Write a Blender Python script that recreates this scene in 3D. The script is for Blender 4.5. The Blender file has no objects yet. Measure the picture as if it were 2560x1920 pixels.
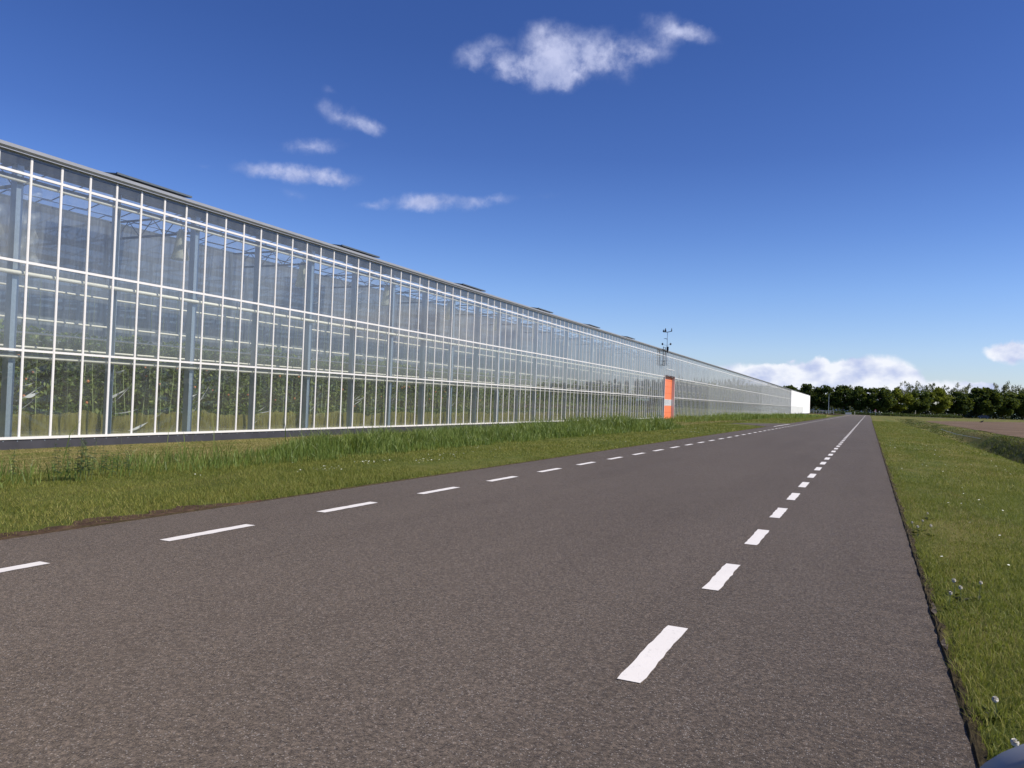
import bpy, math, random
import numpy as np
from mathutils import Vector, Matrix
random.seed(7); RNG = np.random.default_rng(7)
S = bpy.context.scene
C = S.collection
R = math.radians

# ------------------------------------------------------------------ camera
cam = bpy.data.cameras.new('camera'); co = bpy.data.objects.new('camera', cam); C.objects.link(co)
cam.sensor_fit = 'HORIZONTAL'; cam.sensor_width = 36; cam.lens = 27.05
cam.clip_start = 0.05; cam.clip_end = 12000
M = Matrix(((0.90655, -0.02402, 0.42142, 0), (0.42061, -0.03265, -0.90666, 0), (0.03554, 0.99918, -0.01950, 1.2827), (0, 0, 0, 1)))
co.matrix_world = M
S.camera = co

# ------------------------------------------------------------------ sun, sky, exposure
SUN_AZ, SUN_EL = 84.0, 43.0         # degrees clockwise from the road direction (+Y), elevation
sd = Vector((math.sin(R(SUN_AZ))*math.cos(R(SUN_EL)), math.cos(R(SUN_AZ))*math.cos(R(SUN_EL)), math.sin(R(SUN_EL))))
L = bpy.data.lights.new('sun', 'SUN'); L.energy = 4.8; L.angle = R(0.5); L.color = (1.0, 0.93, 0.82)
lo = bpy.data.objects.new('sun', L); C.objects.link(lo); lo.rotation_euler = sd.to_track_quat('Z', 'Y').to_euler()
S.view_settings.view_transform = 'Standard'; S.view_settings.look = 'None'
S.view_settings.exposure = 0.35; S.view_settings.gamma = 1.0
S.cycles.transparent_max_bounces = 24
S.cycles.max_bounces = 8

W = bpy.data.worlds.new('World'); S.world = W; W.use_nodes = True
nt = W.node_tree; nt.nodes.clear()
def N(t, kind, **kw):
    n = t.nodes.new(kind)
    for k, v in kw.items():
        if k.startswith('i_'): n.inputs[k[2:]].default_value = v
        elif k.startswith('n') and k[1:].isdigit(): n.inputs[int(k[1:])].default_value = v
        else: setattr(n, k, v)
    return n
def lk(t, a, b): t.links.new(a, b)
def ramp(t, fac, stops):
    r = N(t, 'ShaderNodeValToRGB'); e = r.color_ramp.elements
    while len(e) < len(stops): e.new(0.5)
    for i, (p, c) in enumerate(stops): e[i].position = p; e[i].color = (*c, 1)
    lk(t, fac, r.inputs[0]); return r.outputs[0]
sky = N(nt, 'ShaderNodeTexSky', sky_type='NISHITA', sun_disc=False, sun_elevation=R(SUN_EL), sun_rotation=R(SUN_AZ), altitude=0, air_density=1.0, dust_density=0.3, ozone_density=2.0)
hsv = N(nt, 'ShaderNodeHueSaturation', i_Saturation=1.12, i_Value=1.0)
lk(nt, sky.outputs[0], hsv.inputs['Color'])
tc = N(nt, 'ShaderNodeTexCoord')
nz = N(nt, 'ShaderNodeTexNoise', i_Scale=26.0, i_Detail=5.0, i_Roughness=0.6)
lk(nt, tc.outputs['Generated'], nz.inputs['Vector'])
sb = N(nt, 'ShaderNodeVectorMath', operation='SUBTRACT'); sb.inputs[1].default_value = (.5, .5, .5)
lk(nt, nz.outputs['Color'], sb.inputs[0])
sc = N(nt, 'ShaderNodeVectorMath', operation='SCALE'); sc.inputs['Scale'].default_value = 0.024
lk(nt, sb.outputs[0], sc.inputs[0])
ad = N(nt, 'ShaderNodeVectorMath', operation='ADD')
lk(nt, tc.outputs['Generated'], ad.inputs[0]); lk(nt, sc.outputs[0], ad.inputs[1])
# cloud patches: azimuth, elevation, half width, half height, tilt (degrees), density
CL = [(-22.66, 24.52, 2.58, 1.78, 0.3, 0.95), (-22.9, 22.99, 2.07, 1.16, 0.7, 0.6), (-18.35, 24.72, 2.28, 1.31, -1.4, 0.62), (-19.78, 23.48, 3.79, 1.15, -1.0, 0.38), (-13.99, 25.82, 2.12, 0.86, -19.1, 0.6), (-15.1, 24.49, 1.45, 0.9, -2.5, 0.5), (-12.25, 25.34, 1.84, 0.48, -17.2, 0.3), (-28.37, 24.38, 1.9, 0.86, 21.3, 0.66), (-26.31, 23.46, 1.87, 0.82, -3.3, 0.75), (-37.71, 19.33, 2.13, 0.81, -13.9, 0.62), (-35.97, 18.98, 1.23, 0.53, -0.2, 0.45), (-39.21, 20.98, 0.66, 0.41, 7.0, 0.22), (-40.3, 17.2, 2.71, 0.6, 6.2, 0.55), (-41.06, 15.3, 3.72, 0.62, 1.3, 0.95), (-38.39, 15.17, 1.37, 0.55, -0.3, 0.4), (-41.14, 13.89, 1.61, 0.55, -2.9, 0.3), (-31.66, 14.03, 3.46, 0.68, 4.9, 0.62), (-31.96, 14.23, 1.43, 0.84, 3.6, 0.35), (-35.89, 13.65, 1.27, 0.39, 4.5, 0.38), (-27.06, 14.49, 2.32, 0.42, 5.0, 0.42), (-22.74, 14.92, 1.73, 0.34, 6.8, 0.18), (-47.59, 14.92, 1.25, 0.31, 8.1, 0.22), (-44.2, 18.49, 1.16, 0.36, 8.2, 0.16), (-19.93, 27.04, 0.78, 0.3, 15.2, 0.16), (-7.9, 2.38, 2.94, 0.74, 1.3, 0.7), (-4.69, 2.26, 2.83, 0.89, 1.3, 0.85), (-1.86, 2.37, 2.47, 0.99, 1.2, 1.0), (0.5, 2.29, 2.26, 1.4, 1.1, 1.1), (1.59, 1.78, 1.41, 1.07, 1.4, 0.9), (-3.21, 3.4, 0.51, 0.36, 0.8, 0.5), (-5.06, 3.4, 0.32, 0.2, 0.9, 0.4), (7.74, 3.92, 1.25, 0.6, -6.9, 0.8), (8.46, 4.24, 0.82, 0.55, -0.4, 0.7), (6.16, 1.91, 0.87, 0.23, 1.2, 0.7), (5.29, 1.6, 5.45, 0.57, 1.3, 0.4), (-1.84, 1.69, 7.12, 0.68, 1.4, 0.5),
      (62, 9, 9, 2.0, 8, .7), (48, 16, 7, 1.6, -5, .5), (75, 24, 10, 3, 10, .5), (30, 5, 9, 1.6, 0, .7)]
# the low bank keeps its hard edge, so its distortion is weaker
sc2 = N(nt, 'ShaderNodeVectorMath', operation='SCALE'); sc2.inputs['Scale'].default_value = 0.013
nzb = N(nt, 'ShaderNodeTexNoise', i_Scale=70.0, i_Detail=5.0, i_Roughness=0.6)
sbb = N(nt, 'ShaderNodeVectorMath', operation='SUBTRACT'); sbb.inputs[1].default_value = (.5, .5, .5)
lk(nt, tc.outputs['Generated'], nzb.inputs['Vector']); lk(nt, nzb.outputs['Color'], sbb.inputs[0]); lk(nt, sbb.outputs[0], sc2.inputs[0])
ad2 = N(nt, 'ShaderNodeVectorMath', operation='ADD')
lk(nt, tc.outputs['Generated'], ad2.inputs[0]); lk(nt, sc2.outputs[0], ad2.inputs[1])
def cloud_sum(lst, src, kx=1.4):
    acc = None
    for az, el, w, h, t, s in lst:
        a, e, tt = R(az), R(el), R(t)
        c = Vector((math.sin(a)*math.cos(e), math.cos(a)*math.cos(e), math.sin(e)))
        rt = Vector((math.cos(a), -math.sin(a), 0)); up = rt.cross(c)
        u = rt*math.cos(tt) + up*math.sin(tt); v = c.cross(u)*-1
        m = Matrix((c, u, c.cross(u))).transposed()
        mp = N(nt, 'ShaderNodeMapping', vector_type='TEXTURE')
        mp.inputs['Location'].default_value = c; mp.inputs['Rotation'].default_value = m.to_euler()
        mp.inputs['Scale'].default_value = (0.6, R(w)*kx, R(h)*kx)
        lk(nt, src, mp.inputs['Vector'])
        g = N(nt, 'ShaderNodeTexGradient', gradient_type='SPHERICAL'); lk(nt, mp.outputs[0], g.inputs[0])
        mm = N(nt, 'ShaderNodeMath', operation='MULTIPLY_ADD'); mm.inputs[1].default_value = s
        lk(nt, g.outputs['Fac'], mm.inputs[0])
        if acc is None: mm.inputs[2].default_value = 0
        else: lk(nt, acc, mm.inputs[2])
        acc = mm.outputs[0]
    return acc
hi = cloud_sum([c for c in CL if c[1] > 10], ad.outputs[0])
low = cloud_sum([c for c in CL if c[1] <= 10], ad2.outputs[0], 1.35)
nd = N(nt, 'ShaderNodeTexNoise', i_Scale=30.0, i_Detail=8.0, i_Roughness=0.62); lk(nt, tc.outputs['Generated'], nd.inputs['Vector'])
ndr = N(nt, 'ShaderNodeMapRange', n1=0.32, n2=0.68, n3=0.4, n4=1.3); lk(nt, nd.outputs['Fac'], ndr.inputs[0])
hm = N(nt, 'ShaderNodeMath', operation='MULTIPLY'); lk(nt, hi, hm.inputs[0]); lk(nt, ndr.outputs[0], hm.inputs[1])
hr = N(nt, 'ShaderNodeMapRange', interpolation_type='SMOOTHSTEP', n1=0.07, n2=0.80, n3=0.0, n4=0.76); lk(nt, hm.outputs[0], hr.inputs[0])
lr = N(nt, 'ShaderNodeMapRange', interpolation_type='SMOOTHSTEP', n1=0.10, n2=0.42, n3=0.0, n4=0.97); lk(nt, low, lr.inputs[0])
# billow shading of the low bank
nb = N(nt, 'ShaderNodeTexNoise', i_Scale=30.0, i_Detail=5.0, i_Roughness=0.5)
mb = N(nt, 'ShaderNodeMapping'); mb.inputs['Scale'].default_value = (1, 1, 1.6)
lk(nt, tc.outputs['Generated'], mb.inputs[0]); lk(nt, mb.outputs[0], nb.inputs['Vector'])
cr = N(nt, 'ShaderNodeValToRGB')
cr.color_ramp.elements[0].position = 0.34; cr.color_ramp.elements[0].color = (.40, .46, .66, 1)
cr.color_ramp.elements[1].position = 0.60; cr.color_ramp.elements[1].color = (.72, .74, .80, 1)
lk(nt, nb.outputs['Fac'], cr.inputs[0])
# the air brightens the low sky
sx = N(nt, 'ShaderNodeSeparateXYZ'); lk(nt, tc.outputs['Generated'], sx.inputs[0])
SKYK = 0.1
skm = N(nt, 'ShaderNodeVectorMath', operation='SCALE'); skm.inputs['Scale'].default_value = SKYK
tint = N(nt, 'ShaderNodeMixRGB', blend_type='MULTIPLY'); tint.inputs[0].default_value = 1; 
grade = ramp(nt, sx.outputs[2], [(0.0, (.82, .88, 1.18)), (.07, (.82, .88, 1.18)), (.14, (.72, .82, 1.16)), (.21, (.58, .69, 1.06)), (.30, (.45, .55, .92)), (.42, (.40, .50, .86)), (1.0, (.45, .55, .95))])
lk(nt, grade, tint.inputs[2])
lk(nt, hsv.outputs[0], tint.inputs[1]); lk(nt, tint.outputs[0], skm.inputs[0])
m1 = N(nt, 'ShaderNodeMixRGB'); lk(nt, hr.outputs[0], m1.inputs[0]); lk(nt, skm.outputs[0], m1.inputs[1])
ncl = N(nt, 'ShaderNodeTexNoise', i_Scale=20.0, i_Detail=6.0, i_Roughness=0.6); lk(nt, ad.outputs[0], ncl.inputs['Vector'])
lk(nt, ramp(nt, ncl.outputs['Fac'], [(.36, (.30, .35, .56)), (.62, (.56, .59, .78))]), m1.inputs[2])
m2 = N(nt, 'ShaderNodeMixRGB'); lk(nt, lr.outputs[0], m2.inputs[0]); lk(nt, m1.outputs[0], m2.inputs[1]); lk(nt, cr.outputs[0], m2.inputs[2])
# Background strength 0.1: sky and cloud radiance arrive multiplied by ten
s10 = N(nt, 'ShaderNodeVectorMath', operation='SCALE'); s10.inputs['Scale'].default_value = 10.0; lk(nt, m2.outputs[0], s10.inputs[0])
bg = N(nt, 'ShaderNodeBackground', i_Strength=0.1); wo = N(nt, 'ShaderNodeOutputWorld')
lk(nt, s10.outputs[0], bg.inputs[0]); lk(nt, bg.outputs[0], wo.inputs[0])

# ------------------------------------------------------------------ helpers
def tag(o, label=None, cat=None, group=None, kind=None):
    if label: o['label'] = label
    if cat: o['category'] = cat
    if group: o['group'] = group
    if kind: o['kind'] = kind
    return o
def empty(name, loc=(0, 0, 0), rz=0):
    o = bpy.data.objects.new(name, None); C.objects.link(o); o.location = loc; o.rotation_euler = (0, 0, rz); o.empty_display_size = .2
    return o
def link(name, me, mat=None, parent=None):
    if mat is not None: me.materials.append(mat)
    o = bpy.data.objects.new(name, me); C.objects.link(o)
    if parent is not None: o.parent = parent
    return o
def raw_mesh(name, V, F, n, tint=None, smooth=False):
    """V (k,3) array, F flat indices, n loops per face (int or array)"""
    V = np.asarray(V, np.float32).reshape(-1, 3); F = np.asarray(F, np.int32).ravel()
    me = bpy.data.meshes.new(name)
    me.vertices.add(len(V)); me.vertices.foreach_set('co', V.ravel())
    if np.isscalar(n): cnt = len(F)//n; tot = np.full(cnt, n, np.int32)
    else: tot = np.asarray(n, np.int32); cnt = len(tot)
    st = np.concatenate([[0], np.cumsum(tot)[:-1]]).astype(np.int32)
    me.loops.add(len(F)); me.loops.foreach_set('vertex_index', F)
    me.polygons.add(cnt); me.polygons.foreach_set('loop_start', st); me.polygons.foreach_set('loop_total', tot)
    me.update(calc_edges=True)
    me.polygons.foreach_set('use_smooth', np.full(cnt, bool(smooth)))
    if tint is not None:
        a = me.attributes.new('tint', 'FLOAT', 'POINT'); a.data.foreach_set('value', np.asarray(tint, np.float32))
    return me
CF = np.array([0,2,3,1, 4,5,7,6, 0,1,5,4, 2,6,7,3, 0,4,6,2, 1,3,7,5])
class MB:
    def __init__(s): s.V = []; s.F = []; s.n = []
    def box(s, x0, x1, y0, y1, z0, z1):
        b = len(s.V)
        for x in (x0, x1):
            for y in (y0, y1):
                for z in (z0, z1): s.V.append((x, y, z))
        # vertex order index = x*4+y*2+z
        for q in ((0,1,3,2),(4,6,7,5),(0,4,5,1),(2,3,7,6),(0,2,6,4),(1,5,7,3)):
            s.F += [b+i for i in q]; s.n.append(4)
        return s
    def face(s, pts):
        b = len(s.V); s.V += [tuple(p) for p in pts]; s.F += list(range(b, b+len(pts))); s.n.append(len(pts)); return s
    def tube(s, pts, rad, k=8, caps=True):
        pts = [Vector(p) for p in pts]; rad = [rad]*len(pts) if np.isscalar(rad) else rad
        b = len(s.V)
        for i, p in enumerate(pts):
            d = (pts[min(i+1, len(pts)-1)] - pts[max(i-1, 0)]).normalized()
            a = d.orthogonal().normalized() if abs(d.z) < .99 else Vector((1, 0, 0)); a = (a - d*a.dot(d)).normalized(); c = d.cross(a)
            for j in range(k):
                t = 2*math.pi*j/k; s.V.append(tuple(p + (a*math.cos(t)+c*math.sin(t))*rad[i]))
        for i in range(len(pts)-1):
            for j in range(k):
                s.F += [b+i*k+j, b+i*k+(j+1) % k, b+(i+1)*k+(j+1) % k, b+(i+1)*k+j]; s.n.append(4)
        if caps:
            s.F += [b+j for j in range(k)][::-1]; s.n.append(k)
            s.F += [b+(len(pts)-1)*k+j for j in range(k)]; s.n.append(k)
        return s
    def prism(s, prof, y0, y1):     # prof in (x,z), extruded along y
        b = len(s.V); k = len(prof)
        for y in (y0, y1):
            for x, z in prof: s.V.append((x, y, z))
        for j in range(k): s.F += [b+j, b+(j+1) % k, b+k+(j+1) % k, b+k+j]; s.n.append(4)
        s.F += [b+j for j in range(k)][::-1]; s.n.append(k); s.F += [b+k+j for j in range(k)]; s.n.append(k)
        return s
    def build(s, name, mat, parent=None, smooth=False):
        me = raw_mesh(name, s.V, s.F, s.n, smooth=smooth)
        return link(name, me, mat, parent)
def copy_tree(o, parent=None):
    c = o.copy(); C.objects.link(c)
    if parent is not None: c.parent = parent
    for ch in list(o.children): copy_tree(ch, c)
    return c

# ------------------------------------------------------------------ materials
def mat(name):
    m = bpy.data.materials.new(name); m.use_nodes = True; t = m.node_tree; t.nodes.clear()
    out = N(t, 'ShaderNodeOutputMaterial'); return m, t, out
def noise(t, scale, detail=4, rough=.55, vec=None, mscale=None):
    n = N(t, 'ShaderNodeTexNoise', i_Scale=scale, i_Detail=detail, i_Roughness=rough)
    if vec is None: vec = N(t, 'ShaderNodeNewGeometry').outputs['Position']
    if mscale:
        mp = N(t, 'ShaderNodeMapping'); mp.inputs['Scale'].default_value = mscale; lk(t, vec, mp.inputs[0]); vec = mp.outputs[0]
    lk(t, vec, n.inputs['Vector']); return n.outputs['Fac']
def mix(t, f, a, b, bt='MIX'):
    m = N(t, 'ShaderNodeMixRGB', blend_type=bt)
    for i, v in ((0, f), (1, a), (2, b)):
        if isinstance(v, (int, float)): m.inputs[i].default_value = v
        elif isinstance(v, tuple): m.inputs[i].default_value = (*v, 1)
        else: lk(t, v, m.inputs[i])
    return m.outputs[0]
def mth(t, op, a, b=None, c=None):
    m = N(t, 'ShaderNodeMath', operation=op)
    for i, v in enumerate((a, b, c)):
        if v is None: continue
        if isinstance(v, (int, float)): m.inputs[i].default_value = v
        else: lk(t, v, m.inputs[i])
    return m.outputs[0]
def paint(name, col, rough=.5, metal=0., var=.12, scale=6., bump=0.0):
    m, t, out = mat(name)
    b = N(t, 'ShaderNodeBsdfPrincipled', i_Roughness=rough, i_Metallic=metal)
    tcn = N(t, 'ShaderNodeTexCoord').outputs['Object']
    f = noise(t, scale, 5, .6, tcn)
    lk(t, mix(t, f, tuple(c*(1-var) for c in col), tuple(min(1, c*(1+var)) for c in col)), b.inputs['Base Color'])
    if bump:
        bn = N(t, 'ShaderNodeBump', i_Strength=bump, i_Distance=.01); lk(t, f, bn.inputs['Height']); lk(t, bn.outputs[0], b.inputs['Normal'])
    lk(t, b.outputs[0], out.inputs[0]); return m
def leafmat(name, stops, trans=.3, rnd=.5, nscale=.6, rough=.6, objrand=False, spec=.3):
    m, t, out = mat(name)
    a = N(t, 'ShaderNodeAttribute', attribute_name='tint').outputs['Fac']
    f = noise(t, nscale, 3, .6)
    k = mth(t, 'ADD', mth(t, 'MULTIPLY', a, rnd), mth(t, 'MULTIPLY', f, 1-rnd))
    if objrand:
        orr = N(t, 'ShaderNodeObjectInfo').outputs['Random']
        k = mth(t, 'ADD', k, mth(t, 'MULTIPLY', mth(t, 'SUBTRACT', orr, .5), .35))
    col = ramp(t, k, stops)
    d = N(t, 'ShaderNodeBsdfPrincipled', i_Roughness=rough); d.inputs['Specular IOR Level'].default_value = spec; lk(t, col, d.inputs['Base Color'])
    tr = N(t, 'ShaderNodeBsdfTranslucent'); lk(t, mix(t, .5, col, (.35, .42, .05), 'MIX'), tr.inputs[0])
    mx = N(t, 'ShaderNodeMixShader', n0=trans); lk(t, d.outputs[0], mx.inputs[1]); lk(t, tr.outputs[0], mx.inputs[2])
    lk(t, mx.outputs[0], out.inputs[0]); return m

M_white = paint('white_aluminium', (.66, .64, .62), .35, 0, .05, 9)
M_cream = paint('cream_pipe', (.66, .62, .52), .45, 0, .12, 7)
M_galv = paint('galvanised_steel', (.30, .36, .42), .38, .55, .25, 14)
M_gutter = paint('grey_gutter', (.36, .37, .40), .45, .3, .12, 4)
M_dark = paint('dark_metal', (.025, .028, .035), .5, .2, .3, 9)
M_beam = paint('dark_beam', (.09, .11, .13), .6, .2, .3, 5)
M_plinth = paint('dark_plinth', (.035, .034, .042), .6, 0, .5, 2.2, .3)
M_orange = paint('orange_door_paint', (.74, .19, .075), .42, 0, .07, 2)
M_orangeline = paint('door_groove', (.30, .07, .03), .6)
M_doorband = paint('door_frame_grey', (.62, .60, .58), .4, .1, .08)
M_darkglass = paint('dark_glass', (.03, .04, .10), .1, 0, .3)
M_paleglass = paint('pale_glazing', (.48, .50, .52), .2, 0, .05)
M_brown = paint('brown_lintel', (.045, .022, .016), .6)
M_mark = None

# asphalt
def asphalt():
    m, t, out = mat('asphalt')
    pos = N(t, 'ShaderNodeNewGeometry').outputs['Position']
    b = N(t, 'ShaderNodeBsdfPrincipled', i_Roughness=.85); b.inputs['Specular IOR Level'].default_value = .10
    b.inputs['Sheen Weight'].default_value = .20; b.inputs['Sheen Roughness'].default_value = .25; b.inputs['Sheen Tint'].default_value = (1, .80, .62, 1)
    fine = noise(t, 150, 3, .7, pos); mid = noise(t, 46, 4, .65, pos); big = noise(t, .45, 5, .6, pos, (1, .35, 1)); lane = noise(t, 1.6, 3, .5, pos, (1, .03, 1))
    col = ramp(t, big, [(.3, (.074, .059, .047)), (.7, (.100, .081, .066))])
    col = mix(t, ramp(t, lane, [(.35, (0, 0, 0)), (.65, (.35, .35, .35))]), col, (.116, .095, .077))
    col = mix(t, 1., col, ramp(t, mid, [(.3, (.40, .40, .40)), (.52, (1, 1, 1)), (.70, (1.75, 1.70, 1.65))]), 'MULTIPLY')
    v = N(t, 'ShaderNodeTexVoronoi', i_Scale=130.0); lk(t, pos, v.inputs['Vector'])
    vc = N(t, 'ShaderNodeSeparateColor'); lk(t, v.outputs['Color'], vc.inputs[0])
    sx_ = N(t, 'ShaderNodeSeparateXYZ'); lk(t, pos, sx_.inputs[0])
    rip = noise(t, 9, 2, .5, pos, (.12, 1, 1)); re = N(t, 'ShaderNodeMapRange', n1=-.35, n2=.2, n3=0., n4=.5); lk(t, sx_.outputs[0], re.inputs[0])
    col = mix(t, re.outputs[0], col, mix(t, 1., col, ramp(t, rip, [(.4, (.80, .79, .77)), (.6, (1.25, 1.22, 1.16))]), 'MULTIPLY'))
    st = mth(t, 'MULTIPLY', mth(t, 'GREATER_THAN', vc.outputs[0], .86), mth(t, 'LESS_THAN', v.outputs['Distance'], .42))
    col = mix(t, mth(t, 'MULTIPLY', st, .42), col, (.42, .40, .38))
    st2 = mth(t, 'GREATER_THAN', vc.outputs[1], .78)
    col = mix(t, mth(t, 'MULTIPLY', st2, .55), col, (.028, .025, .026))
    lk(t, col, b.inputs['Base Color'])
    bn = N(t, 'ShaderNodeBump', i_Strength=.75, i_Distance=.006)
    lk(t, mth(t, 'ADD', fine, mth(t, 'MULTIPLY', v.outputs['Distance'], -.9)), bn.inputs['Height']); lk(t, bn.outputs[0], b.inputs['Normal'])
    lk(t, b.outputs[0], out.inputs[0]); return m
M_asph = asphalt()
def marking():
    m, t, out = mat('road_paint')
    pos = N(t, 'ShaderNodeNewGeometry').outputs['Position']
    b = N(t, 'ShaderNodeBsdfPrincipled', i_Roughness=.6)
    f = noise(t, 38, 6, .7, pos); g = noise(t, 3, 4, .6, pos)
    col = mix(t, g, (.66, .62, .57), (.76, .72, .67))
    col = mix(t, ramp(t, f, [(.58, (0, 0, 0)), (.74, (.6, .6, .6))]), col, (.3, .28, .27))
    lk(t, col, b.inputs['Base Color'])
    bn = N(t, 'ShaderNodeBump', i_Strength=.4, i_Distance=.004); lk(t, noise(t, 120, 3, .6, pos), bn.inputs['Height']); lk(t, bn.outputs[0], b.inputs['Normal'])
    lk(t, b.outputs[0], out.inputs[0]); return m
M_mark = marking()
def groundmat():
    m, t, out = mat('turf')
    pos = N(t, 'ShaderNodeNewGeometry').outputs['Position']
    b = N(t, 'ShaderNodeBsdfPrincipled', i_Roughness=.9); b.inputs['Specular IOR Level'].default_value = .1
    sxyz = N(t, 'ShaderNodeSeparateXYZ'); lk(t, pos, sxyz.inputs[0])
    a = noise(t, 1.2, 6, .65, pos, (1, .45, 1)); f = noise(t, 22, 5, .7, pos); y = noise(t, .5, 6, .7, pos, (1, .22, 1))
    green = ramp(t, a, [(.3, (.052, .070, .014)), (.5, (.098, .118, .024)), (.7, (.150, .150, .040))])
    straw = ramp(t, f, [(.3, (.12, .10, .035)), (.7, (.34, .27, .12))])
    # yellowing patches on the right-hand verge, mown straw beside the greenhouse
    patch = ramp(t, y, [(.44, (0, 0, 0)), (.60, (.8, .8, .8))])
    lf = N(t, 'ShaderNodeMapRange', n1=-6.4, n2=0., n3=.3, n4=1.); lk(t, sxyz.outputs[0], lf.inputs[0]); patch = mth(t, 'MULTIPLY', patch, lf.outputs[0])
    col = mix(t, patch, green, (.205, .165, .055))
    near = N(t, 'ShaderNodeMapRange', interpolation_type='SMOOTHSTEP', n1=-10.8, n2=-12.6, n3=0., n4=1.); lk(t, sxyz.outputs[0], near.inputs[0])
    w = noise(t, 1.5, 6, .7, pos, (1.6, .35, 1))
    sm = mth(t, 'MULTIPLY', near.outputs[0], N(t, 'ShaderNodeMapRange', n1=.42, n2=.58).outputs[0])
    mr = N(t, 'ShaderNodeMapRange', n1=.43, n2=.60); lk(t, w, mr.inputs[0])
    sm = mth(t, 'MULTIPLY', near.outputs[0], mr.outputs[0])
    col = mix(t, sm, col, straw)
    col = mix(t, 1., col, ramp(t, f, [(.25, (.55, .55, .55)), (.6, (1.1, 1.1, 1.1))]), 'MULTIPLY')
    lk(t, col, b.inputs['Base Color'])
    bn = N(t, 'ShaderNodeBump', i_Strength=1., i_Distance=.05); lk(t, noise(t, 9, 8, .75, pos), bn.inputs['Height']); lk(t, bn.outputs[0], b.inputs['Normal'])
    lk(t, b.outputs[0], out.inputs[0]); return m
M_turf = groundmat()
def soilmat(name, a, c, scale, st, dist):
    m, t, out = mat(name)
    pos = N(t, 'ShaderNodeNewGeometry').outputs['Position']
    b = N(t, 'ShaderNodeBsdfPrincipled', i_Roughness=.95); b.inputs['Specular IOR Level'].default_value = .1
    f = noise(t, scale, 8, .7, pos, st)
    lk(t, ramp(t, f, [(.3, a), (.7, c)]), b.inputs['Base Color'])
    bn = N(t, 'ShaderNodeBump', i_Strength=1., i_Distance=dist); lk(t, noise(t, scale*3, 8, .75, pos), bn.inputs['Height']); lk(t, bn.outputs[0], b.inputs['Normal'])
    lk(t, b.outputs[0], out.inputs[0]); return m
M_field = soilmat('ploughed_soil', (.060, .040, .026), (.22, .155, .105), .35, (.35, 1, 1), .12)
M_dirt = soilmat('bare_dirt', (.035, .020, .014), (.13, .085, .055), 9, (1, 1, 1), .03)
M_edge = soilmat('dark_edge', (.030, .024, .014), (.10, .078, .040), 14, (1, 1, 1), .03)

G_short = leafmat('short_grass', [(.15, (.050, .075, .012)), (.45, (.125, .150, .024)), (.62, (.225, .215, .045)), (.95, (.36, .29, .11))], .3, .38, .35, .6)
G_tall = leafmat('tall_grass', [(.15, (.050, .090, .016)), (.5, (.115, .175, .036)), (.85, (.24, .28, .08))], .35, .6, .35, .45, False, .4)
G_straw = leafmat('straw_grass', [(.1, (.07, .10, .02)), (.5, (.17, .15, .045)), (.9, (.42, .34, .15))], .2, .6, .8, .7)
G_weed = leafmat('ditch_weeds', [(.2, (.016, .018, .008)), (.42, (.050, .050, .020)), (.6, (.060, .085, .022)), (.9, (.12, .14, .045))], .25, .6, .25, .7)
G_crop = leafmat('tomato_leaves', [(.15, (.030, .055, .012)), (.55, (.095, .150, .035)), (.9, (.28, .32, .09))], .35, .7, .8, .5)
G_tree = leafmat('broadleaf_foliage', [(.1, (.014, .028, .008)), (.5, (.036, .060, .012)), (.95, (.10, .125, .02))], .22, .4, .22, .7, True, .15)
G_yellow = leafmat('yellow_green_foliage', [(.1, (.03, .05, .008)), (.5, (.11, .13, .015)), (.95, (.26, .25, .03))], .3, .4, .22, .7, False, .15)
G_sparse = leafmat('thin_foliage', [(.1, (.06, .068, .045)), (.5, (.12, .125, .085)), (.95, (.22, .21, .15))], .3, .5, .22, .7, True, .15)
G_hedge = leafmat('hedge_foliage', [(.1, (.012, .028, .008)), (.5, (.032, .058, .016)), (.95, (.075, .11, .03))], .2, .5, .3, .7)
M_bark = paint('bark', (.05, .042, .034), .9, 0, .3, 3, .5)
M_stem = paint('plant_stem', (.09, .13, .04), .7)
M_fluff = paint('dandelion_fluff', (.70, .67, .60), .9)
M_nettle = leafmat('nettle_leaves', [(.1, (.012, .028, .010)), (.6, (.030, .055, .018)), (.95, (.06, .09, .03))], .2, .8, 2, .6)

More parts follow.
